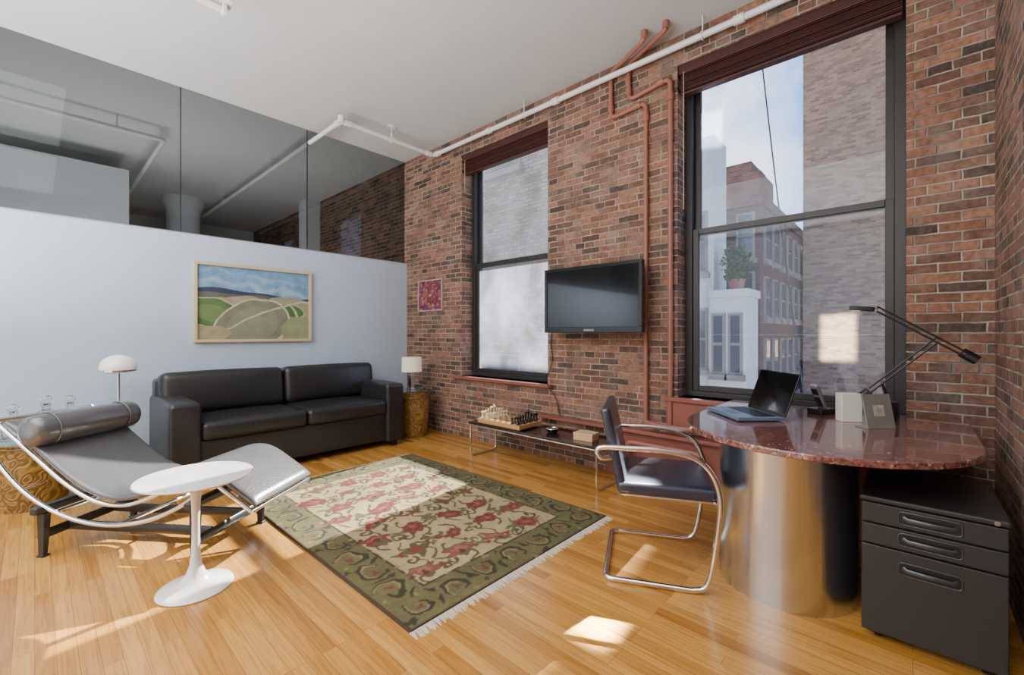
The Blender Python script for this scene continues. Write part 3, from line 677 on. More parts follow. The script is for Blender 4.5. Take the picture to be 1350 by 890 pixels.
planter((0.0, 4.62, 0), 0.21, 0.50, "amber glazed ceramic drum with round glass top beside the sofa", (0.1, 0), 0.45)
planter((3.07, 4.42, 0), 0.195, 0.54, "amber glazed ceramic drum table by the brick wall", (0, 0), 0.235)

gl = thing("table_lamp", "chrome table lamp with opal white glass dome shade", "lamp", (0.46, 4.74, 0.512))
obj("lamp_base", glathe([(0, 0), (0.085, 0), (0.09, 0.004), (0.09, 0.012), (0.03, 0.018), (0, 0.018)], 40), M_chrome, gl)
obj("lamp_stem", glathe([(0, 0.018), (0.012, 0.018), (0.009, 0.03), (0.009, 0.40), (0, 0.40)], 20), M_chrome, gl)
M_opal = P("opal_glass", c(238, 238, 234), 0.15, coat=0.5, emit=(1, 1, 1, 1), estr=0.05)
obj("lamp_shade", glathe([(0, 0.395), (0.07, 0.39), (0.118, 0.41), (0.122, 0.44), (0.113, 0.475), (0.09, 0.508), (0.055, 0.53), (0.02, 0.538), (0, 0.539)], 44), M_opal, gl, ang=60)
obj("shade_rim", glathe([(0.119, 0.404), (0.126, 0.406), (0.126, 0.418), (0.121, 0.42)], 44), M_chrome, gl)
obj("pull_chain", gtube([(0.06, 0, 0.39), (0.06, 0, 0.31)], 0.0015, 6), M_chrome, gl)

dl = thing("table_lamp", "small silver table lamp with cream drum shade", "lamp", (3.07, 4.45, 0.552))
obj("lamp_base", [gbox(-0.045, 0.045, -0.045, 0.045, 0, 0.012), gbox(-0.022, 0.022, -0.022, 0.022, 0.012, 0.045), gbox(-0.03, 0.03, -0.03, 0.03, 0.045, 0.16), gtube([(0, 0, 0.16), (0, 0, 0.22)], 0.007, 10)], M_steel, dl, bevel=0.002)
obj("lamp_shade", glathe([(0, 0.215), (0.118, 0.212), (0.12, 0.214), (0.116, 0.385), (0.113, 0.387), (0, 0.38)], 44), P("cream_linen_shade", c(232, 222, 196), 0.9, bump=0.2, bscale=300, emit=(1, 0.9, 0.7, 1), estr=0.1), dl)

def decanter(loc, s, lab):
    d = thing("decanter", lab, "decanter", loc, group="crystal decanters on the glass table")
    w = 0.06*s
    g = gloft([[(r*math.cos(2*pi*(k+.5)/8), r*math.sin(2*pi*(k+.5)/8), z) for k in range(8)] for r, z in ((w, 0), (w*1.08, 0.01), (w*1.16, 0.05*s), (w*1.08, 0.095*s), (w*0.75, 0.12*s), (w*0.36, 0.13*s), (w*0.34, 0.155*s), (w*0.5, 0.162*s))])
    obj("bottle", g, M_glassobj, d, ang=12)
    obj("stopper", gloft([[(r*math.cos(2*pi*k/8), r*math.sin(2*pi*k/8), z) for k in range(8)] for r, z in ((w*0.3, 0.163*s), (w*0.5, 0.18*s), (w*0.55, 0.2*s), (w*0.3, 0.222*s), (0.002, 0.226*s))]), M_glassobj, d, ang=12)
decanter((0.06, 4.76, 0.512), 1.1, "squat faceted crystal decanter with ball stopper")
decanter((0.19, 4.88, 0.512), 1.0, "squat faceted crystal decanter behind the others")
decanter((-0.10, 4.66, 0.512), 0.95, "faceted crystal decanter near the table edge")

# ------------------------------------------------------------ low bench table
bt = thing("bench_table", "long low dark-topped bench on chrome tube legs", "table", (3.1, 2.515, 0))
hb = 0.74; bx = 0.19; bh = 0.35
M_dtop = P("dark_walnut_top", c(44, 34, 30), 0.18, var=0.3, vscale=5, coat=0.4, stretch=(8, 1, 1))
obj("tabletop", gbox(-bx, bx, -hb, hb, bh-0.018, bh), M_dtop, bt, bevel=0.003)
objs("rail", [gtube([(s*(bx-0.012), -hb+0.01, bh-0.03), (s*(bx-0.012), hb-0.01, bh-0.03)], 0.009, 10) for s in (-1, 1)], M_chrome, bt)
for s in (-1, 1):
    yy = s*(hb-0.02)
    obj("leg", gtube(fillet([(-bx+0.012, yy, bh-0.025), (-bx+0.012, yy, 0.01), (bx-0.012, yy, 0.01), (bx-0.012, yy, bh-0.025)], 0.05), 0.010, 12), M_chrome, bt)

CY = 2.84
cb = thing("chess_board", "pale wooden chess board box set up on the bench", "chess board", (3.06, CY, bh))
obj("board_box", [gbox(-0.16, 0.16, -0.27, 0.27, 0.014, 0.052), gbox(-0.13, -0.1, -0.24, 0.24, 0, 0.014), gbox(0.1, 0.13, -0.24, 0.24, 0, 0.014)], M_lightwood, cb, bevel=0.003)
m, nt, b = newmat("chess_squares"); tc = nt.nodes.new("ShaderNodeTexCoord"); ck = nt.nodes.new("ShaderNodeTexChecker"); ck.inputs["Scale"].default_value = 1/0.038
ck.inputs["Color1"].default_value = c(210, 170, 115); ck.inputs["Color2"].default_value = c(96, 56, 34); nt.links.new(tc.outputs["Object"], ck.inputs["Vector"]); nt.links.new(ck.outputs["Color"], b.inputs["Base Color"]); b.inputs["Roughness"].default_value = 0.35
obj("playing_surface", gbox(-0.152, 0.152, -0.26, 0.26, 0.052, 0.055), m, cb, smooth=False)
kinds = {
 "chess_pawn": [(0, 0), (0.011, 0), (0.011, 0.004), (0.006, 0.009), (0.004, 0.022), (0.006, 0.025), (0.008, 0.031), (0.006, 0.037), (0, 0.039)],
 "chess_rook": [(0, 0), (0.013, 0), (0.013, 0.005), (0.008, 0.01), (0.007, 0.034), (0.011, 0.036), (0.011, 0.048), (0, 0.048)],
 "chess_knight": [(0, 0), (0.013, 0), (0.013, 0.005), (0.008, 0.01), (0.006, 0.022), (0.010, 0.034), (0.009, 0.045), (0.004, 0.053), (0, 0.054)],
 "chess_bishop": [(0, 0), (0.013, 0), (0.013, 0.005), (0.007, 0.01), (0.005, 0.036), (0.009, 0.04), (0.008, 0.052), (0.003, 0.06), (0, 0.062)],
 "chess_queen": [(0, 0), (0.014, 0), (0.014, 0.006), (0.008, 0.012), (0.006, 0.05), (0.012, 0.066), (0.007, 0.068), (0.003, 0.073), (0, 0.074)],
 "chess_king": [(0, 0), (0.014, 0), (0.014, 0.006), (0.008, 0.012), (0.006, 0.056), (0.012, 0.07), (0.006, 0.074), (0.003, 0.086), (0, 0.087)]}
order = ["chess_rook", "chess_knight", "chess_bishop", "chess_queen", "chess_king", "chess_bishop", "chess_knight", "chess_rook"]
cache = {}
def piece(kind, white, loc):
    key = (kind, white)
    if key not in cache:
        g = glathe([(r*1.35, z*1.4) for r, z in kinds[kind]], 16)
        o = obj(kind, g, M_cream if white else M_ebony, ang=50); cache[key] = o
    else:
        o = cache[key].copy(); COL.objects.link(o)
    o.location = loc; o["label"] = ("cream wooden %s on the board" if white else "black wooden %s on the board") % kind.replace("_", " "); o["category"] = "chess piece"; o["group"] = "chess pieces on the board"
for i in range(8):
    x = 3.06-0.133+0.038*i
    for s, white in ((1, True), (-1, False)):
        piece(order[i], white, (x, CY+s*0.225, bh+0.055)); piece("chess_pawn", white, (x, CY+s*0.16, bh+0.055))
aw = thing("ashtray", "small dark round dish with silver rim on the bench", "dish", (3.08, 2.34, bh))
obj("bowl", glathe([(0, 0), (0.035, 0), (0.05, 0.015), (0.055, 0.035), (0.048, 0.035), (0.04, 0.015), (0, 0.01)], 32), M_black, aw)
obj("rim", gtube([(0.0515*math.cos(a), 0.0515*math.sin(a), 0.036) for a in np.linspace(0, 2*pi, 33)[:-1]], 0.004, 8, closed=True), M_chrome, aw)
bx_ = thing("wooden_box", "small tan wooden box on the bench", "box", (3.06, 1.98, bh), 0.1)
obj("box_body", gbox(-0.06, 0.06, -0.085, 0.085, 0, 0.045), P("tan_wood", c(206, 170, 124), 0.5), bx_, bevel=0.003)
obj("box_lid", gbox(-0.062, 0.062, -0.087, 0.087, 0.046, 0.062), P("tan_wood_lid", c(214, 180, 134), 0.5), bx_, bevel=0.003)

# ------------------------------------------------------------ television
tv = thing("television", "black flat-screen television mounted on the brick wall", "television", (3.24, 2.055, 1.52))
tw, th = 0.485, 0.292
obj("bezel", [gbox(-0.02, 0.035, -tw, tw, -th, -th+0.052), gbox(-0.02, 0.035, -tw, tw, th-0.03, th), gbox(-0.02, 0.035, -tw, -tw+0.03, -th+0.052, th-0.03), gbox(-0.02, 0.035, tw-0.03, tw, -th+0.052, th-0.03), gbox(0.0, 0.06, -tw+0.05, tw-0.05, -th+0.05, th-0.05)], M_plastic, tv, bevel=0.005)
obj("screen", gbox(-0.012, -0.001, -tw+0.028, tw-0.028, -th+0.05, th-0.028), M_screen, tv, smooth=False)
obj("wall_bracket", [gbox(0.06, 0.19, -0.12, 0.12, -0.05, 0.05), gbox(0.185, 0.197, -0.2, 0.2, -0.15, 0.15)], M_black, tv, bevel=0.003)
tx = bpy.data.curves.new("t", 'FONT'); tx.body = "SAMSUNG"; tx.size = 0.022; tx.extrude = 0.0005; tx.align_x = 'CENTER'
to = bpy.data.objects.new("t", tx); COL.objects.link(to); bpy.context.view_layer.update()
me = bpy.data.meshes.new_from_object(to.evaluated_get(bpy.context.evaluated_depsgraph_get())); bpy.data.objects.remove(to)
me.materials.append(P("logo_silver", c(200, 202, 206), 0.3))
lo = bpy.data.objects.new("logo", me); COL.objects.link(lo); lo.parent = tv; lo.location = (-0.0208, 0, -th+0.016); lo.rotation_euler = (pi/2, 0, -pi/2)
obj("cable", gtube(catmull([(3.42, 2.58, 1.35), (3.425, 2.62, 1.15), (3.42, 2.6, 0.95), (3.375, 2.63, 0.75), (3.41, 2.55, 0.6), (3.41, 2.5, 0.435)], 6), 0.004, 6), M_black, label="thin black cable hanging down the brick wall", category="cable")

# ------------------------------------------------------------ desk
dk = thing("desk", "round-fronted desk with red granite top on a brushed steel drum", "desk", (2.506, 0.47, 0))
cxx, cyy, rr = 2.62-2.506, 0.365-0.47, 0.585
outl = [(cxx+rr*math.cos(a), cyy+rr*math.sin(a)) for a in np.linspace(pi/2, 3*pi/2, 48)]+[(3.375-2.506, cyy-rr), (3.375-2.506, cyy+rr)]
def granite():
    m, nt, b = newmat("red_granite"); tc = nt.nodes.new("ShaderNodeTexCoord")
    v = nt.nodes.new("ShaderNodeTexVoronoi"); v.inputs["Scale"].default_value = 95; nt.links.new(tc.outputs["Object"], v.inputs["Vector"])
    r = ramp(nt, [(0.0, c(52, 30, 30)), (0.3, c(112, 66, 60)), (0.55, c(146, 96, 86)), (0.75, c(88, 50, 48)), (0.9, c(190, 150, 136)), (1, c(130, 86, 76))]); nt.links.new(v.outputs["Color"], r.inputs["Fac"])
    nt.links.new(r.outputs["Color"], b.inputs["Base Color"]); b.inputs["Roughness"].default_value = 0.1; b.inputs["Coat Weight"].default_value = 0.6; b.inputs["Specular IOR Level"].default_value = 0.8
    return m
obj("desktop", gpoly(outl, 0.722, 0.75), granite(), dk, bevel=0.006, seg=3, ang=30)
obj("drum_base", glathe([(0, 0), (0.29, 0), (0.29, 0.700), (0.292, 0.704), (0.292, 0.7215), (0, 0.7215)], 96), M_steel, dk)

# ------------------------------------------------------------ filing cabinet
fc = thing("filing_cabinet", "charcoal metal three-drawer mobile filing cabinet under the desk", "filing cabinet", (2.25, -0.045, 0))
cw_ = 0.2; cd = 0.56; cz0, cz1 = 0.036, 0.575
obj("cabinet_body", gbox(0.018, cd, -cw_, cw_, cz0, cz1-0.022), M_blackmetal, fc, bevel=0.004)
obj("cabinet_top", gbox(-0.004, cd+0.004, -cw_-0.004, cw_+0.004, cz1-0.022, cz1), M_blackmetal, fc, bevel=0.008, seg=3)
M_grip = P("dark_satin_metal", c(72, 74, 79), 0.32, 0.5)
def drawer(z0, z1, hz):
    d = obj("drawer", gbox(0, 0.018, -cw_+0.002, cw_-0.002, z0, z1), M_blackmetal, fc, bevel=0.004)
    hw_ = 0.086; hh = 0.024; cr = 0.012
    pts = []
    for (sy, sz, a0) in ((1, 1, 0), (-1, 1, pi/2), (-1, -1, pi), (1, -1, 1.5*pi)):
        for k in range(6):
            a = a0+k/5*pi/2; pts.append((sy*(hw_-cr)+cr*math.cos(a), sz*(hh-cr)+cr*math.sin(a)))
    g = xf(gpoly(pts, -0.001, 0.001), Matrix(((0, 0, 1, 0), (1, 0, 0, 0), (0, 1, 0, hz), (0, 0, 0, 1))))
    h = obj("handle", g, M_black, d)
    obj("handle_rim", gtube([(-0.002, y, hz+z) for y, z in pts], 0.0025, 8, closed=True), M_grip, h)
    obj("handle_grip", gtube([(-0.004, -hw_+0.012, hz+0.004), (-0.012, -hw_+0.024, hz-0.002), (-0.014, 0, hz-0.003), (-0.012, hw_-0.024, hz-0.002), (-0.004, hw_-0.012, hz+0.004)], 0.007, 10, flat=(0.004, 0.009)), M_grip, h)
drawer(0.472, 0.549, 0.512); drawer(0.388, 0.466, 0.430); drawer(cz0+0.003, 0.382, 0.318)
obj("lock", glathe([(0, 0), (0.008, 0), (0.008, 0.002), (0, 0.002)], 16), M_chrome, fc, loc=(-0.0041, -cw_+0.03, cz1-0.011), rot=(0, -pi/2, 0))
for sx in (0.06, cd-0.06):
    for sy in (-1, 1):
        obj("caster", xf(glathe([(0, -0.012), (0.015, -0.012), (0.018, -0.008), (0.018, 0.008), (0.015, 0.012), (0, 0.012)], 20), Matrix.Translation((sx, sy*(cw_-0.05), 0.018)) @ Matrix.Rotation(pi/2, 4, 'X')), M_black, fc)

# ------------------------------------------------------------ cantilever armchair
fd = Vector((0.44, -0.898, 0)).normalized(); sd = Vector((-fd.y, fd.x, 0))
cpos = Vector((1.909, 1.127, 0))+sd*0.275
chr_ = thing("desk_armchair", "cantilever armchair with chrome tube arms and navy-black leather seat", "armchair", tuple(cpos), math.atan2(fd.y, fd.x))
hwid = 0.275; tr = 0.0135
def sidep(s):
    y = s*hwid
    return [(0.03, s*0.245, 0.60), (-0.015, y, 0.605), (-0.035, y, 0.63), (-0.015, y, 0.655), (0.10, y, 0.66), (0.26, y, 0.66), (0.41, y, 0.635), (0.49, y, 0.565), (0.525, y, 0.45), (0.515, y, 0.30), (0.49, y, 0.12), (0.46, y, 0.035), (0.40, y, 0.0135)]
def arm(s): return catmull(sidep(s), 6)
base = fillet([(0.40, -hwid, 0.0135), (0.0, -hwid, 0.0135), (0.0, hwid, 0.0135), (0.40, hwid, 0.0135)], 0.045)
pth = arm(-1)[:-1]+base+list(reversed(arm(1)))[1:]
obj("tube_frame", gtube(pth, tr, 14), M_chrome, chr_)
objs("seat_rail", [gtube([(0.515, -hwid, 0.425), (0.515, hwid, 0.425)], 0.009, 10), gtube([(0.08, -0.235, 0.42), (0.51, -0.235, 0.42)], 0.008, 10), gtube([(0.08, 0.235, 0.42), (0.51, 0.235, 0.42)], 0.008, 10)], M_chrome, chr_)
M_bl = P("black_blue_leather", c(40, 46, 62), 0.26, bump=0.2, bscale=150, spec=0.8)
obj("seat", gcush(0.06, 0.515, -0.255, 0.255, 0.425, 0.485, 0.02, puff=0.008), M_bl, chr_)
g = gcush(-0.024, 0.024, -0.245, 0.245, 0.0, 0.42, 0.02, puffx=0.006)
obj("backrest", xf(g, Matrix.Translation((0.085, 0, 0.435)) @ Matrix.Rotation(math.radians(-12), 4, 'Y')), M_bl, chr_)
objs("back_fixing", [gtube([(0.02, s*0.232, 0.60), (0.06, s*0.232, 0.60)], 0.01, 10) for s in (-1, 1)], M_chrome, chr_)

# ------------------------------------------------------------ laptop
hd = Vector((0.727, 0.687, 0)).normalized()
lp = thing("laptop", "open black laptop with grey keyboard deck on the desk", "laptop", (2.833, 0.63, 0.75), math.atan2(hd.y, hd.x))
M_deck = P("blue_grey_laptop_deck", c(110, 128, 156), 0.35, 0.3)
obj("laptop_base", gbox(-0.18, 0.18, 0.0, 0.25, 0.004, 0.024), M_deck, lp, bevel=0.004)
keys = []
for rrow in range(5):
    for kk in range(14):
        keys.append(gbox(-0.155+kk*0.0222, -0.155+kk*0.0222+0.019, 0.03+rrow*0.022, 0.03+rrow*0.022+0.019, 0.024, 0.0265))
obj("keyboard", keys, M_black, lp, smooth=False)
obj("touchpad", gbox(-0.05, 0.04, 0.165, 0.225, 0.024, 0.0248), P("touchpad_grey", c(84, 96, 116), 0.4), lp, smooth=False)
objs("rubber_foot", [gbox(sx*0.15-0.01, sx*0.15+0.01, yy-0.005, yy+0.005, 0, 0.004) for sx in (-1, 1) for yy in (0.03, 0.22)], M_black, lp)
T = Matrix.Translation((0, -0.002, 0.022)) @ Matrix.Rotation(math.radians(20), 4, 'X')
obj("laptop_lid", xf(gbox(-0.18, 0.18, -0.009, 0.0, 0.0, 0.245), T), M_plastic, lp, bevel=0.003)
obj("laptop_screen", xf(gbox(-0.168, 0.168, 0.0, 0.001, 0.018, 0.233), T), M_screen, lp, smooth=False)

ph = thing("cordless_phone", "silver and black cordless phone standing in its cradle", "telephone", (3.14, 0.40, 0.75), math.radians(150))
obj("cradle", gpoly([(-0.06, -0.045), (0.06, -0.045), (0.06, 0.045), (-0.06, 0.045)], 0, 0.032), M_blackmetal, ph, bevel=0.008)
T = Matrix.Translation((-0.02, 0, 0.02)) @ Matrix.Rotation(math.radians(28), 4, 'Y')
obj("handset", xf(gcush(-0.012, 0.012, -0.025, 0.025, 0, 0.17, 0.01), T), P("silver_plastic", c(150, 152, 156), 0.35, 0.4), ph)
obj("keypad", [xf(gbox(0.012, 0.014, -0.018+i*0.0125, -0.018+i*0.0125+0.01, 0.03+j*0.013, 0.03+j*0.013+0.01), T) for i in range(3) for j in range(5)]+[xf(gbox(0.012, 0.0135, -0.018, 0.018, 0.11, 0.15), T)], M_black, ph, smooth=False)

wb = thing("picture_frame", "thick white photo frame with wood edging on the desk", "photo frame", (2.96, 0.255, 0.75), math.radians(35))
obj("frame_block", gbox(-0.03, 0.03, -0.05, 0.05, 0, 0.15), P("white_frame", c(222, 218, 210), 0.4), wb, bevel=0.003)
obj("frame_back", gbox(0.03, 0.036, -0.046, 0.046, 0.004, 0.146), M_lightwood, wb, bevel=0.001)
cf = thing("photo_stand", "silver frosted photo stand holding a small photograph", "photo frame", (2.83, 0.115, 0.75), math.radians(48))
T = Matrix.Rotation(math.radians(12), 4, 'Y')
M_acr = P("frosted_silver", c(150, 150, 144), 0.3, 0.35, var=0.15, vscale=9)
obj("frame_plate", xf(gbox(-0.004, 0.004, -0.075, 0.075, 0, 0.17), T), M_acr, cf, bevel=0.001)
obj("photo", xf(gbox(-0.0055, -0.0042, -0.028, 0.028, 0.06, 0.115), T), P("photo_print", c(190, 184, 168), 0.4, var=0.5, vscale=50), cf, smooth=False)
obj("frame_foot", gpoly([(0.0, -0.075), (0.07, -0.075), (0.07, 0.075), (0.0, 0.075)], 0, 0.006), M_acr, cf)

# articulated desk lamp
al = thing("desk_lamp", "black articulated counterweight desk lamp with thin double arms", "desk lamp", (3.20, 0.11, 0.75))
obj("lamp_base", glathe([(0, 0), (0.055, 0), (0.055, 0.09), (0.052, 0.094), (0, 0.094)], 36), M_black, al)
A0 = Vector((0, 0.02, 0.20)); A1 = Vector((0, -0.20, 0.435)); H0 = Vector((0, 0.04, 0.61)); Cw = Vector((0, -0.30, 0.370)); LC = Vector((0, 0.075, 0.145))
obj("lamp_stem", [gtube([(0, 0, 0.09), (0, 0, 0.14)], 0.012, 12), gtube([(-0.018, 0.0, 0.135), (0.018, 0.0, 0.135)], 0.008, 8), gtube([(-0.016, 0, 0.13), (-0.016, A0.y, A0.z)], 0.006, 8), gtube([(0.016, 0, 0.13), (0.016, A0.y, A0.z)], 0.006, 8)], M_black, al)
objs("lower_arm", [gtube([LC+Vector((s*0.022, 0, s*0.014)), A1+Vector((s*0.022, 0, s*0.014))], 0.0048, 8) for s in (-1, 1)], M_black, al)
d1 = (LC-A1).normalized()
obj("counterweight", gtube([LC, LC+d1*0.07], 0.022, 14), M_black, al)
objs("upper_arm", [gtube([H0+Vector((s*0.024, 0, s*0.014)), Cw+Vector((s*0.024, 0, s*0.014))], 0.0048, 8) for s in (-1, 1)], M_black, al)
d2 = (Cw-H0).normalized()
obj("counterweight", gtube([Cw-d2*0.01, Cw+d2*0.06], 0.025, 14), M_black, al)
M_jred = P("red_joint", c(150, 34, 28), 0.4)
objs("joint", [gtube([p+Vector((-0.028, 0, 0)), p+Vector((0.028, 0, 0))], 0.005, 10) for p in (A1, Cw, H0, A0)], M_jred, al)
hp = [(-0.032, -0.04), (0.032, -0.04), (0.045, 0.03), (0.045, 0.07), (-0.045, 0.07), (-0.045, 0.03)]
TM = Matrix.Translation(H0+Vector((0, 0.05, 0.0))) @ Matrix.Rotation(math.radians(6), 4, 'X')
obj("lamp_head", xf(gpoly(hp, -0.012, 0.014), TM), M_black, al, bevel=0.005)
obj("lamp_reflector", xf(gbox(-0.03, 0.03, 0.02, 0.065, -0.0135, -0.0122), TM), M_steel, al)

# ------------------------------------------------------------ outside
M_bgrey = brick_mat("grey_brown_facade_brick", [(0.0, c(112, 84, 64)), (0.5, c(138, 108, 84)), (1.0, c(156, 128, 102))], c(130, 114, 98), 0.22, 0.075, 0.008, 0.3, sq=False, wob=0.003, darkm=0.8)
M_bred = brick_mat("red_facade_brick", [(0.0, c(72, 42, 36)), (0.5, c(94, 56, 47)), (1.0, c(110, 70, 58))], c(98, 80, 72), 0.22, 0.075, 0.008, 0.3, sq=False, wob=0.003, darkm=0.8)
M_bpale = brick_mat("pale_facade_brick", [(0.0, c(132, 114, 96)), (0.5, c(158, 138, 118)), (1.0, c(180, 160, 140))], c(120, 106, 94), 0.22, 0.075, 0.010, 0.3, sq=False, wob=0.004, darkm=0.8)
M_stuc = P("white_painted_facade", c(206, 204, 200), 0.8, var=0.1)
M_fwin = P("facade_window_glass", c(58, 64, 74), 0.1)
M_fframe = P("facade_window_frame", c(128, 120, 112), 0.6)
def building(label, g, mat, wins=(), wmat=M_fframe):
    b = thing("building", label, "building")
    obj("facade", g, mat, b, smooth=False)
    for (face, pos, a, z, w, h) in wins:
        e = 0.05
        if face == 'x':
            gg = [gbox(pos-0.05, pos+0.02, a-w/2, a+w/2, z, z+h)]; gl_ = [gbox(pos-0.06, pos-0.04, a-w/2+e, a+w/2-e, z+e, z+h/2-0.03), gbox(pos-0.06, pos-0.04, a-w/2+e, a+w/2-e, z+h/2+0.03, z+h-e)]
            gg.append(gbox(pos-0.12, pos+0.02, a-w/2-0.05, a+w/2+0.05, z-0.12, z))
        else:
            gg = [gbox(a-w/2, a+w/2, pos-0.05, pos+0.02, z, z+h)]; gl_ = [gbox(a-w/2+e, a+w/2-e, pos-0.06, pos-0.04, z+e, z+h/2-0.03), gbox(a-w/2+e, a+w/2-e, pos-0.06, pos-0.04, z+h/2+0.03, z+h-e)]
            gg.append(gbox(a-w/2-0.05, a+w/2+0.05, pos-0.10, pos+0.02, z-0.12, z))
        wo = obj("facade_window", gg, wmat, b, smooth=False)
        obj("window_glass", gl_, M_fwin, wo, smooth=False)
building("tall grey-brown brick apartment building across the street", [gbox(16, 26, -9, 2.5, -10, 24)], M_bgrey)
building("red brick row building receding along the side street", [gbox(11.5, 40, 2.64, 6.4, -10, 4.4), gbox(11.42, 40, 2.58, 6.4, 4.25, 4.5), gbox(13.4, 16, 3.3, 4.6, 4.5, 6.0), gbox(12.2, 12.7, 2.8, 3.2, 4.5, 5.3)], M_bred,
         [('y', 2.64, 12.0+0.85*i, z, 0.42, 1.0) for i in range(6) for z in (-3.1, -1.5, 0.1, 1.6, 3.0)]+[('x', 11.5, y, z, 0.4, 1.1) for y in (2.95, 3.6) for z in (1.6, 3.0)])
building("low white painted building with a roof terrace", [gbox(10, 10.9, 2.55, 3.29, -10, 2.1), gbox(9.95, 10.9, 2.5, 3.29, 2.0, 2.16)], M_stuc,
         [('x', 10, y, z, 0.28, 1.3) for y in (2.76, 3.1) for z in (-1.6, 0.35)])
building("taller white painted building beside the terrace", [gbox(10.3, 11.2, 3.3, 4.5, -10, 5.7)], M_stuc, [('x', 10.3, 3.62, z, 0.4, 1.4) for z in (-1.6, 0.4, 2.6)])
building("pale brick neighbouring building close outside the window", [gbox(6.6, 10.0, 4.75, 12, -10, 14)], M_bpale, [('x', 6.6, 6.3, -1.3, 1.0, 2.1), ('x', 6.6, 6.3, 4.6, 1.0, 2.1)])
obj("street", gbox(3.8, 80, -40, 40, -10.2, -10), P("asphalt", c(120, 118, 116), 0.9), kind="structure", label="grey asphalt street far below", category="street", smooth=False)
bu = thing("potted_shrub", "leafy green shrub in a pot on the white building's terrace", "plant", (10.4, 2.85, 2.16))
obj("pot", glathe([(0, 0), (0.13, 0), (0.17, 0.25), (0.15, 0.25), (0.14, 0.2), (0, 0.2)], 20), M_redpipe, bu)
lf = []
for i in range(620):
    a = random.uniform(0, 2*pi); h = random.uniform(0.2, 0.95); rr_ = 0.31*math.sqrt(random.random())*(1-abs(h-0.55)*0.9)
    p = Vector((rr_*math.cos(a), rr_*math.sin(a), h)); q = Vector((random.gauss(0, 1), random.gauss(0, 1), random.gauss(0, 1))).normalized(); w = q.orthogonal().normalized()*0.03; q = q*0.1
    lf.append(([tuple(p), tuple(p+q*0.5+w), tuple(p+q), tuple(p+q*0.5-w)], [(0, 1, 2, 3)]))
obj("foliage", lf, P("leaf_green", c(66, 88, 42), 0.6), bu, smooth=False, recalc=False, kind="stuff")
uc = obj("utility_cable", gtube([Vector((8.5, 2.05-1.0*t, 7.2-9.0*t-1.2*math.sin(pi*t)*0.4)) for t in np.linspace(-0.2, 1, 24)][::1], 0.012, 6), M_black, label="slack black cable hanging outside the window", category="cable")

# ------------------------------------------------------------ world, sun, lights
w = bpy.data.worlds.new("sky"); scene.world = w; w.use_nodes = True; nt = w.node_tree
bg = nt.nodes["Background"]; tc = nt.nodes.new("ShaderNodeTexCoord"); se = nt.nodes.new("ShaderNodeSeparateXYZ"); nt.links.new(tc.outputs["Generated"], se.inputs[0])
rp = ramp(nt, [(0.0, c(206, 218, 236)), (0.12, c(178, 204, 238)), (0.4, c(118, 158, 222)), (1.0, c(70, 114, 200))]); nt.links.new(se.outputs[2], rp.inputs["Fac"])
n = nt.nodes.new("ShaderNodeTexNoise"); n.inputs["Scale"].default_value = 5; n.inputs["Detail"].default_value = 7; nt.links.new(tc.outputs["Generated"], n.inputs["Vector"])
# bright white haze lies towards +Y, clear blue towards the east
ma = nt.nodes.new("ShaderNodeMath"); ma.operation = 'MULTIPLY_ADD'; ma.inputs[1].default_value = 0.35; nt.links.new(n.outputs["Fac"], ma.inputs[0]); nt.links.new(se.outputs[1], ma.inputs[2])
r2 = ramp(nt, [(0.36, (0, 0, 0, 1)), (0.48, (0.95, 0.95, 0.95, 1))]); nt.links.new(ma.outputs[0], r2.inputs["Fac"])
mx = nt.nodes.new("ShaderNodeMix"); mx.data_type = 'RGBA'; nt.links.new(r2.outputs["Color"], mx.inputs[0]); nt.links.new(rp.outputs["Color"], mx.inputs[6]); mx.inputs[7].default_value = (1, 1, 1, 1)
nt.links.new(mx.outputs[2], bg.inputs["Color"]); bg.inputs["Strength"].default_value = 2.1

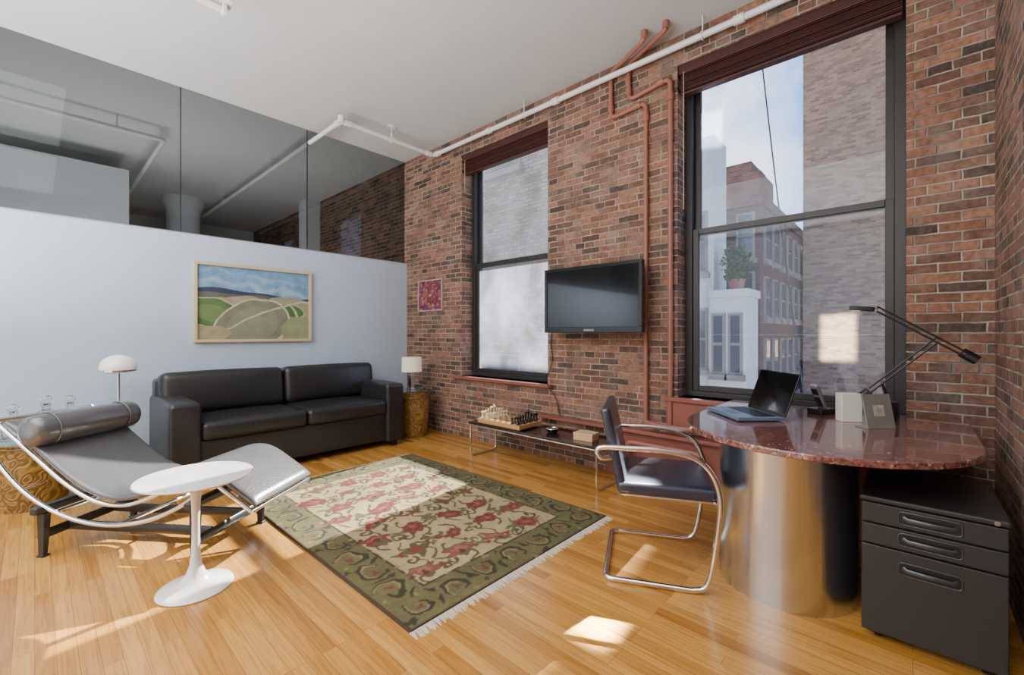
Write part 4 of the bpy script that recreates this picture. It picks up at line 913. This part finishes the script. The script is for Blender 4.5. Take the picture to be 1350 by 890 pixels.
def light(name, typ, loc, direction, energy, col=(1, 1, 1), **k):
    l = bpy.data.lights.new(name, typ); l.energy = energy; l.color = col
    for kk, vv in k.items(): setattr(l, kk, vv)
    o = bpy.data.objects.new(name, l); COL.objects.link(o); o.location = loc
    o.rotation_euler = Vector(direction).to_track_quat('-Z', 'Y').to_euler(); return o
el = math.radians(36)
light("sun", 'SUN', (30, 3, 20), (-math.cos(el), -0.10*math.cos(el), -math.sin(el)), 20.0, (1, 0.94, 0.84), angle=math.radians(0.6))
e2 = math.radians(54); sd_ = Vector((-math.cos(e2), -0.06, -math.sin(e2))).normalized()
light("added_floor_beam", 'AREA', tuple(Vector((1.6, 1.02, 0))-sd_*5.0), tuple(sd_), 6.0, (1, 0.94, 0.84), shape='RECTANGLE', size=0.24, size_y=0.17, spread=math.radians(1.5))  # added narrow-beam lamp outside the window, makes the sun patch on the floor
sd3 = Vector((1, 0.12, -0.25)).normalized()
light("added_facade_beam", 'AREA', tuple(Vector((16, 1.63, 1.1))-sd3*5.0), tuple(sd3), 32.0, (1, 0.97, 0.9), shape='RECTANGLE', size=0.8, size_y=1.3, spread=math.radians(3))  # added lamp over the street, makes the bright patch on the tall facade
light("room_fill", 'AREA', (-1.8, 2.2, 3.5), (0, 0, -1), 150, (0.98, 0.99, 1), shape='RECTANGLE', size=4.0, size_y=4.6)
light("back_fill", 'AREA', (-3.7, 2.2, 1.8), (1, 0.0, 0.0), 60, (0.98, 0.99, 1), shape='RECTANGLE', size=4.6, size_y=3.2)
light("ceiling_wash", 'AREA', (-2.0, 2.2, 1.2), (0, 0.0, 1), 350, (0.95, 0.98, 1), shape='RECTANGLE', size=2.8, size_y=4.4)
light("next_room_fill", 'AREA', (0.6, 6.4, 1.0), (0.1, 0.2, 1), 90, (1, 0.99, 0.97), shape='RECTANGLE', size=2.5, size_y=1.5)

# ------------------------------------------------------------ camera
cam = bpy.data.cameras.new("camera"); co = bpy.data.objects.new("camera", cam); COL.objects.link(co)
co.location = (0, 0, 1.22); co.rotation_euler = (pi/2, 0, math.radians(-47.5))
cam.sensor_width = 36; cam.lens = 36*577/1350; cam.shift_y = -5/1350; cam.clip_start = 0.05; cam.clip_end = 300
scene.camera = co
scene.view_settings.view_transform = 'AgX'
try: scene.view_settings.look = 'AgX - Base Contrast'
except Exception: pass
scene.view_settings.exposure = 0.65
